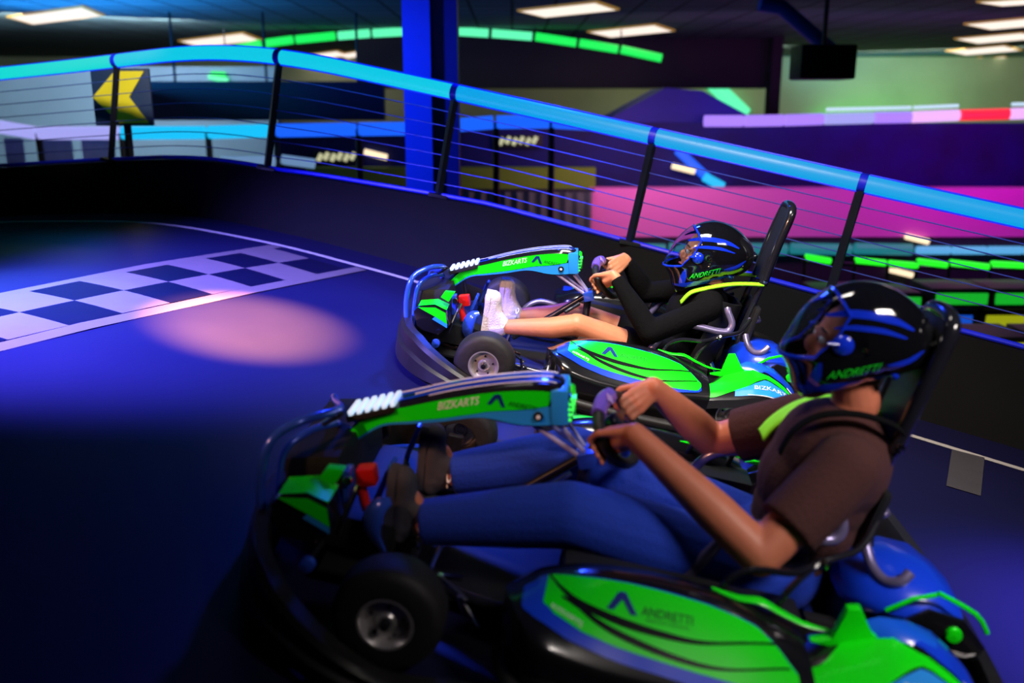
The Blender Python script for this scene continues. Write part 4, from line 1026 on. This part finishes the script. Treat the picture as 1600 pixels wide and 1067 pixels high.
def h_pt(th, q, s=1.0):
    """th = angle in the side plane, q = -1..1 across (left is +)"""
    r = h_r(th); w_ = .128
    if cos(th) > .3: w_ *= 1 - .10 * (cos(th) - .3)
    c_, s_ = cos(q * pi / 2), sin(q * pi / 2)
    ex = .82
    rr = r * (abs(c_) ** ex)
    return Vector((rr * cos(th), w_ * s * (1 if s_ >= 0 else -1) * abs(s_) ** .9, rr * sin(th))) 
def helmet(parent, centre, base, tilt=0.0, scale=1.0, blue=True):
    c = Vector(centre); b = Vector(base); R = Matrix.Rotation(tilt, 3, 'Y')
    X = lambda p: c + R @ (p * scale)
    nth, nq = 180, 72
    th_b, th_t = radians(-20), radians(52)         # visor opening between these
    def in_visor(th, q):
        lim = .60 + .10 * sin((th - th_b) / (th_t - th_b) * pi) if th_b < th < th_t else 0
        return th_b < th < th_t and abs(q) < lim
    mb = MB(); mv = MB()
    def side_xz(p): return p.x, p.z
    for i in range(nth):
        for j in range(nq):
            t0, t1 = -pi + 2 * pi * i / nth, -pi + 2 * pi * (i + 1) / nth; q0, q1 = -1 + 2 * j / nq, -1 + 2 * (j + 1) / nq
            tm, qm = (t0 + t1) / 2, (q0 + q1) / 2
            if -2.2 < tm < -1.15 and abs(qm) < .62: continue     # neck opening
            P4 = [(t0, q0), (t1, q0), (t1, q1), (t0, q1)]
            if in_visor(tm, qm): mv.add([X(h_pt(*p) * 1.012) for p in P4], [[0, 1, 2, 3]], VISOR)
            else:
                pc = h_pt(tm, qm); m = HELM
                # blue flashes: swoosh over the side, lower rim and front vertical band
                x_, z_ = pc.x, pc.z
                mb.add([X(h_pt(*p)) for p in P4], [[0, 1, 2, 3]], m)
    bm_o = mb
    for M_ in (mb, mv):      # weld
        pass
    def weld(o, d=.0004):
        bm = bmesh.new(); bm.from_mesh(o.data); bmesh.ops.remove_doubles(bm, verts=bm.verts[:], dist=d); bmesh.ops.recalc_face_normals(bm, faces=bm.faces[:])
        for e in bm.edges: e.smooth = True
        bm.to_mesh(o.data); bm.free()
    hel = mb.build('helmet', parent, b); weld(hel)
    sd = hel.modifiers.new('shell', 'SOLIDIFY'); sd.thickness = .012; sd.offset = -1
    vis = mv.build('visor', hel, b); weld(vis)
    sd = vis.modifiers.new('sheet', 'SOLIDIFY'); sd.thickness = .0022; sd.offset = 1
    # visor frame edges: brow and lower lip
    mb = MB()
    edge = []
    for t in [th_b + (th_t - th_b) * k / 14 for k in range(15)]:
        lim = .60 + .10 * sin((t - th_b) / (th_t - th_b) * pi); edge.append((t, lim))
    for s in (1, -1): mb.tube([X(h_pt(t, s * l) * 1.015) for t, l in edge], .0035, HBLUE if blue else HELM, 8)
    mb.tube([X(h_pt(th_b, q / 12 * .6) * 1.02) for q in range(-12, 13)], .006, HBLUE, 8)
    mb.tube([X(h_pt(th_t, q / 12 * .6) * 1.015) for q in range(-12, 13)], .005, HBLUE, 8)
    mb.build('visor_frame', hel, b)
    for s in (1, -1):
        mb = MB(); p = X(h_pt(radians(6), s * .80) * 1.0)
        mb.lathe([(.001, .012), (.020, .010), (.026, .004), (.028, -.01)], p, (0.1, s, .05), HBLUE, 20)
        mb.tube([X(h_pt(radians(6), s * .76) * 1.03), X(h_pt(radians(2), s * .66) * 1.04)], [.016, .008], HBLUE, 10, flat=.5)
        mb.build('visor_pivot', hel, b)
    mb = MB()   # rear spoiler
    mb.tube([X(h_pt(radians(164), q / 6 * .42) * 1.02) for q in range(-6, 7)], [.004] + [.009] * 11 + [.004], HELM, 8); mb.tube([X(h_pt(radians(208), q / 6 * .5) * 1.01) for q in range(-6, 7)], [.004] + [.011] * 11 + [.004], HBLUE, 8)
    mb.build('spoiler', hel, b)
    # lettering on both sides: band rising towards the back of the chin
    for s in (1, -1):
        mb = MB()
        def surf(x, z, e=1.008):
            th = atan2(z, x); r = sqrt(x * x + z * z); k = min(.999, (r / h_r(th)) ** (1 / .82)); q = math.acos(k) / (pi / 2); p = h_pt(th, q) ; return X(Vector((p.x * 1.0, p.y * e + s * 0, p.z))) if s > 0 else X(Vector((p.x, -p.y * e, p.z)))
        a, d_ = Vector((.082, -.096)), Vector((-.122, .057))
        if s < 0: a = a + d_; d_ = -d_
        up_ = Vector((-.003, .025)) if s > 0 else Vector((.003, .025))
        text_on(mb, 'ANDRETTI', lambda u, v: surf(*(a + d_ * u + up_ * v), 1.02), GREENTX)
        mb.build('lettering', hel, b)
        mb = MB()
        for L, wv in (([(.125, .070), (.08, .090), (.02, .102), (-.05, .100), (-.105, .085)], .020), ([(.10, .045), (.05, .062), (-.02, .070), (-.09, .062)], .014), ([(.145, -.150), (.10, -.135), (.05, -.112), (-.02, -.088), (-.08, -.060), (-.125, -.045)], .024), ([(.108, -.055), (.108, -.09), (.108, -.125), (.105, -.145)], .026), ([(-.06, -.02), (-.11, .0), (-.150, .035)], .016)):
            pts, _ = crom([Vector((p[0], 0, p[1])) for p in L], [0] * len(L), 6); rows = []; N_ = len(pts)
            for i_, p in enumerate(pts):
                t_ = (pts[min(N_ - 1, i_ + 1)] - pts[max(0, i_ - 1)]).normalized(); nn = Vector((-t_.z, 0, t_.x)); tp = wv * (.25 + .75 * min(1, 3.2 * min(i_, N_ - 1 - i_) / N_))
                rows.append([surf(p.x + nn.x * tp * k_, p.z + nn.z * tp * k_, 1.012) for k_ in (-.5, -.17, .17, .5)])
            mb.grid(rows, HBLUE)
        mb.build('side_stripes', hel, b)
    return hel

# ------------------------------------------------------------------ people
def hand(mb, rim_c, tangent, out, m, side):
    """fist closed round the wheel rim: 4 fingers + thumb; out = direction from rim to wrist"""
    t = Vector(tangent).normalized(); o = Vector(out).normalized(); o = (o - t * o.dot(t)).normalized(); n = t.cross(o).normalized()
    if n.z < 0: n = -n
    c = Vector(rim_c)
    wrist = c + o * .095 + n * .012
    # palm as four metacarpal capsules
    for k in range(4):
        a = (-.030 + k * .020) * 1.0
        kn = c + t * a + o * .020 + n * (.030 - .003 * abs(k - 1.3))
        mb.cap(wrist + t * a * .55, kn, .017, .0115, m, 12)
        ln = (.9, 1.05, 1.0, .85)[k if side > 0 else 3 - k]
        p1 = kn; p2 = c + t * a * 1.08 - o * .022 * ln + n * .026; p3 = c + t * a * 1.1 - o * .031 * ln - n * .002; p4 = c + t * a * 1.08 - o * .016 - n * .026
        mb.cap(p1, p2, .0100, .0092, m, 10); mb.cap(p2, p3, .0092, .0084, m, 10); mb.cap(p3, p4, .0084, .0074, m, 10)
    th_s = c + t * .030 + o * .055 - n * .004
    mb.cap(wrist + t * .012, th_s, .018, .0135, m, 12); mb.cap(th_s, c + t * .046 + o * .018 - n * .018, .0130, .0105, m, 10); mb.cap(c + t * .046 + o * .018 - n * .018, c + t * .040 - o * .012 - n * .022, .0105, .0085, m, 10)
    mb.cap(wrist, c + o * .045, .022, .020, m, 12)
    return wrist

C = Vector((.605, 0, .4925)); L_ = Vector((.635, .14, .480)); R_ = Vector((.575, -.14, .505))
E1 = (L_ - C).normalized(); AX = Vector((-.70, .17, .66)); AX = (AX - E1 * AX.dot(E1)).normalized(); E0 = AX.cross(E1); E0 = E0 if E0.z > 0 else -E0

def wrist_of(rim, el):
    o = ((el - rim).normalized() + AX * .25).normalized(); t = E0.normalized(); o = (o - t * o.dot(t)).normalized(); n = t.cross(o).normalized()
    if n.z < 0: n = -n
    return rim + o * .095 + n * .012
def person(name, M_, base, label, P, kind):
    root = empty(name, M_ @ T(*base), label, 'person')
    b = base
    m = P['skin']
    # ---------------- body
    mb = MB()
    hc = Vector(P['head'])
    mb.ell(hc + Vector((-.008, 0, .01)), (.092, .075, .108), m); mb.ell(hc + Vector((.035, 0, -.045)), (.055, .052, .062), m)   # skull, jaw
    mb.ell(hc + Vector((.095, 0, -.018)), (.016, .012, .024), m, seg=12, ring=8); mb.ell(hc + Vector((.084, 0, -.060)), (.012, .022, .010), m, seg=12, ring=8); mb.ell(hc + Vector((.070, 0, -.092)), (.018, .02, .014), m, seg=12, ring=8)
    mb.ell(hc + Vector((.068, 0, .018)), (.022, .055, .012), m, seg=12, ring=8)
    for s in (1, -1): mb.ell(hc + Vector((.062, s * .036, -.03)), (.022, .022, .022), m, seg=12, ring=8); mb.ell(hc + Vector((-.008, s * .074, -.015)), (.02, .010, .03), m, seg=12, ring=8)
    nk = Vector(P['neck'])
    mb.cap(nk, hc + Vector((-.02, 0, -.05)), .062, .056, m)
    sp = [Vector(q) for q in P['spine']]           # pelvis, waist, chest
    wd = P['widths']
    for (c_, (rx, ry, rz)) in zip(sp, wd): mb.ell(c_, (rx, ry, rz), m)
    for a, b_ in zip(sp, sp[1:]): mb.cap(a, b_, .09, .09, m)
    mb.cap(sp[-1], nk, .09, .06, m)
    for s, key in ((1, 'L'), (-1, 'R')):
        sh, el, rim = Vector(P['sh' + key]), Vector(P['el' + key]), (L_ if s > 0 else R_)
        wr0 = rim + (el - rim).normalized() * .09
        wr = hand(mb, rim, E0 if s > 0 else E0, (el - rim).normalized() + AX * .25, m, s)
        k = P['arm']
        mb.cap(sp[-1] + Vector((0, s * .10, .06)), sh, .06, .055 * k, m); mb.cap(sh, el, .050 * k, .040 * k, m)
        md_ = el.lerp(wr, .35); mb.cap(el, md_, .040 * k, .040 * k, m); mb.cap(md_, wr, .040 * k, .025 * k, m)
        hp, kn, an = Vector(P['hip' + key]), Vector(P['kn' + key]), Vector(P['an' + key])
        k = P['leg']
        mb.cap(hp, kn, .085 * k, .056 * k, m)
        cf = kn.lerp(an, .32) + Vector((0, 0, -.012)); mb.cap(kn, cf, .054 * k, .053 * k, m); mb.cap(cf, an, .053 * k, .034 * k, m)
        toe = Vector(P['toe' + key]); mb.cap(an, an.lerp(toe, .45) - Vector((.01, 0, 0)), .030, .020, m)
    body = remeshed(mb, 'body', .0055, [m], root, b, 5)
    # face
    mb = MB()
    for s in (1, -1): mb.ell(hc + Vector((.075, s * .030, .003)), (.013, .013, .011), EYEW, seg=12, ring=8)
    ey = mb.build('eyes', root, b)
    mb = MB()
    for s in (1, -1): mb.ell(hc + Vector((.0855, s * .030, .003)), (.0045, .006, .006), EYED, seg=10, ring=8)
    mb.build('iris', ey, b)
    mb = MB(); mb.tube([hc + Vector((.092, -.022, -.062)), hc + Vector((.0975, 0, -.060)), hc + Vector((.092, .022, -.062))], [.002, .005, .002], LIP, 8, smoothen=4); mb.build('lips', root, b)
    mb = MB()
    for s in (1, -1): mb.tube([hc + Vector((.080, s * .016, .028)), hc + Vector((.084, s * .032, .033)), hc + Vector((.072, s * .050, .026))], [.002, .004, .0015], HAIR, 6, smoothen=3)
    mb.build('eyebrows', root, b)
    mb = MB(); mb.ell(hc + Vector((-.022, 0, .022)), (.090, .079, .102), HAIR); mb.ell(hc + Vector((-.075, 0, -.04)), (.035, .062, .065), HAIR); mb.build('hair', root, b)
    # ---------------- clothing
    g = .010
    mb = MB(); cm = P['top_m']
    for i, (c_, (rx, ry, rz)) in enumerate(zip(sp, wd)):
        mb.ell(c_, (rx + g, ry + g, rz + g), cm)
    for a, b_ in zip(sp, sp[1:]): mb.cap(a, b_, .115, .115, cm)
    mb.cap(sp[-1], nk + Vector((0, 0, -.015)), .10, .062, cm)
    for q, r_ in P.get('bulk', []): mb.ell(q, r_, cm)
    for s, key in ((1, 'L'), (-1, 'R')):
        sh, el, rim = Vector(P['sh' + key]), Vector(P['el' + key]), (L_ if s > 0 else R_)
        k = P['arm']
        mb.cap(sp[-1] + Vector((0, s * .10, .05)), sh, .075, .062 * k, cm)
        wr = wrist_of(rim, el)
        if P['sleeve'] == 'long':
            mb.cap(sh, el, .062 * k, .056 * k, cm); md_ = el.lerp(wr, .4); mb.cap(el, md_, .056 * k, .052 * k, cm); mb.cap(md_, wr + (el - wr).normalized() * .012, .052 * k, .033 * k, cm, flat_end=True)
        else:
            e2_ = sh.lerp(el, P['sleeve']); mb.cap(sh, e2_, .066 * k, .062 * k, cm, flat_end=True)
    remeshed(mb, 'shirt', .007, [cm], root, b, 5)
    mb = MB(); pm = P['leg_m']
    mb.ell(sp[0] + Vector((.01, 0, -.01)), (wd[0][0] + .022, wd[0][1] + .022, wd[0][2] + .016), pm)
    for s, key in ((1, 'L'), (-1, 'R')):
        hp, kn, an = Vector(P['hip' + key]), Vector(P['kn' + key]), Vector(P['an' + key]); k = P['leg']
        if P['trouser'] == 'long':
            mb.cap(hp, kn, .100 * k, .074 * k, pm); cf = kn.lerp(an, .35); mb.cap(kn, cf, .074 * k, .068 * k, pm); mb.cap(cf, an, .068 * k, .052 * k, pm, flat_end=True)
        else:
            e2_ = hp.lerp(kn, P['trouser']); mb.cap(hp, e2_, .098 * k, .086 * k, pm, flat_end=True)
    remeshed(mb, P['leg_name'], .007, [pm], root, b, 5)
    # ---------------- shoes
    for s, key in ((1, 'L'), (-1, 'R')):
        an, toe = Vector(P['an' + key]), Vector(P['toe' + key]); heel = Vector(P['heel' + key]); d_ = (toe - heel).normalized()
        sol = Vector(P['sole']).normalized()          # points from foot to sole
        sol = (sol - d_ * sol.dot(d_)).normalized(); sm = P['shoe_m']
        mb = MB()
        mb.cap(heel - sol * .030 + d_ * .025, heel.lerp(toe, .42) - sol * .034, .036, .038, sm); mb.cap(heel.lerp(toe, .42) - sol * .034, toe - d_ * .040 - sol * .026, .038, .040, sm); mb.cap(toe - d_ * .045 - sol * .024, toe - d_ * .030 - sol * .022, .038, .030, sm)
        mb.cap(heel.lerp(toe, .20) - sol * .035, an, .038, .037, sm); mb.cap(heel.lerp(toe, .52) - sol * .042, an + d_ * .012, .035, .036, sm); mb.cap(heel.lerp(toe, .70) - sol * .034, heel.lerp(toe, .3) - sol * .06, .033, .036, sm); mb.cap(heel + d_ * .03 - sol * .03, an - d_ * .01, .034, .034, sm)
        sh_ = remeshed(mb, 'shoe', .0045, [sm], root, b, 4)
        mb = MB(); yv = d_.cross(sol).normalized(); n = 18; q = []
        prof = [(0.0, .018), (.02, .034), (.08, .036), (.14, .034), (.20, .042), (.235, .040), (.26, .026), (.268, .0)]
        Lg = (toe - heel).length; kx = Lg / .268
        out_ = [(x * kx, y) for x, y in prof] + [(x * kx, -y) for x, y in prof[::-1][1:]] + [(-.008, 0)]
        A_ = [heel + d_ * x + yv * y * 1.04 + sol * .006 for x, y in out_]; B_ = [p - sol * .022 for p in A_]
        nn = len(A_); mb.add(A_ + B_, [list(range(nn)), [nn + k for k in range(nn)][::-1]] + [[k, (k + 1) % nn, nn + (k + 1) % nn, nn + k] for k in range(nn)], P['sole_m']); mb.build('sole', sh_, b)
        mb = MB()
        for k in range(5):
            c_ = heel.lerp(toe, .40 + .09 * k) - sol * (.081 - .006 * k); mb.tube([c_ + yv * .024 + sol * .010, c_, c_ - yv * .024 + sol * .010], .0028, SHOEL, 6, smoothen=3)
        c_ = heel.lerp(toe, .36) - sol * .078
        for s2 in (1, -1): mb.tube([c_, c_ + yv * .03 * s2 - sol * .02, c_ + yv * .045 * s2 - d_ * .02 - sol * .012, c_ + yv * .02 * s2 - sol * .004, c_], .0024, SHOEL, 6, smoothen=4); mb.tube([c_, c_ + yv * .03 * s2 - d_ * .045 - sol * .01], .0022, SHOEL, 6)
        mb.build('laces', sh_, b)
    return root

BA = (.25, 0, .09)
PA = dict(skin=SKIN, head=(.185, 0, .685), neck=(.115, 0, .560), spine=[(.20, 0, .20), (.155, 0, .32), (.130, 0, .44)], widths=[(.12, .165, .105), (.105, .145, .11), (.115, .165, .12)],
          shL=(.125, .185, .480), elL=(.375, .285, .340), shR=(.13, -.185, .49), elR=(.37, -.27, .39), arm=.95, leg=.95,
          hipL=(.25, .10, .175), knL=(.70, .235, .292), anL=(1.035, .215, .205), toeL=(1.125, .215, .368), heelL=(1.118, .215, .150),
          hipR=(.25, -.10, .175), knR=(.72, -.13, .255), anR=(.99, -.07, .195), toeR=(1.085, -.06, .372), heelR=(1.070, -.06, .150),
          sole=(1, 0, -.04), top_m=BLACKC, leg_m=BLACKC, sleeve='long', trouser=.52, leg_name='shorts', shoe_m=SHOEW, sole_m=SHOEW, bulk=[((.17, .0, .40), (.12, .17, .12))])
pa = person('person', MA, BA, 'driver in black long sleeved top, black shorts and white trainers, in the sharp kart', PA, 'A')
helmet(pa, tuple(HC0), BA, 0.0)
BB = (.20, 0, .09)
PB = dict(skin=SKIN2, head=(.068, 0, .850), neck=(.0, 0, .700), spine=[(.10, 0, .21), (.04, 0, .36), (.02, 0, .53)], widths=[(.14, .18, .12), (.135, .17, .14), (.145, .19, .15)],
          shL=(.05, .215, .585), elL=(.225, .33, .365), shR=(.07, -.20, .545), elR=(.28, -.28, .40), arm=1.32, leg=1.18,
          hipL=(.16, .11, .20), knL=(.69, .235, .315), anL=(1.06, .20, .185), toeL=(1.165, .20, .330), heelL=(1.150, .20, .115),
          hipR=(.16, -.11, .20), knR=(.69, -.12, .325), anR=(1.03, -.09, .20), toeR=(1.135, -.08, .350), heelR=(1.120, -.08, .130),
          sole=(1, 0, -.04), top_m=BROWNC, leg_m=DENIM, sleeve=.70, trouser='long', leg_name='jeans', shoe_m=SHOEB, sole_m=SHOEB, bulk=[((.04, 0, .45), (.155, .185, .17))])
pb = person('person', MBB, BB, 'driver in brown T-shirt and blue jeans with a pale wristband, in the nearest kart', PB, 'B')
helmet(pb, (.050, 0, .860), BB, 0.0, .93)
# wristband of the near driver's far arm
mb = MB(); el = Vector(PB['elR']); wr = wrist_of(R_, el); dd = (el - wr).normalized()
mb.tube([wr + dd * .035, wr + dd * .05, wr + dd * .075, wr + dd * .09], [.0335, .036, .0375, .037], mat('pale_lilac_wristband', (.42, .38, .66), .6, nscale=40, namt=.1), 20); mb.build('wristband', pb, BB)

# seat harness of each kart (over the shoulders)
def harness(root, sh_z, x_s, top):
    wl, wk = (.022, .014) if x_s == 0 else (.040, .012)
    for s in (1, -1):
        mb = MB(); L = top(s); M_ = LIME if s in sh_z else BLACKC; hw = wl if s in sh_z else wk
        pts, _ = crom([Vector(p) for p in L], [0] * len(L), 5); rows = []
        for p in pts: rows.append([p + Vector((0, -hw, .0)), p + Vector((0, -hw * .45, .004)), p + Vector((0, hw * .45, .004)), p + Vector((0, hw, 0))])
        mb.grid(rows, M_); o = mb.build('harness_strap', root)
        sd = o.modifiers.new('t', 'SOLIDIFY'); sd.thickness = .008; sd.offset = 1
harness(ka, (1, -1), 0, lambda s: [(-.10, s * .10, .615), (-.03, s * .105, .605), (.04, s * .11, .590), (.10, s * .115, .570), (.16, s * .12, .545), (.215, s * .12, .515), (.245, s * .11, .46)])
harness(kb, (-1,), 1, lambda s: [(-.10, -.07, .655), (-.04, -.08, .672), (.03, -.10, .655), (.10, -.11, .620), (.155, -.11, .565), (.185, -.11, .51)] if s < 0 else [(-.11, s * .10, .66), (-.06, s * .12, .690), (.02, s * .125, .700), (.09, s * .13, .690), (.14, s * .13, .665), (.175, s * .13, .62), (.19, s * .13, .56)])
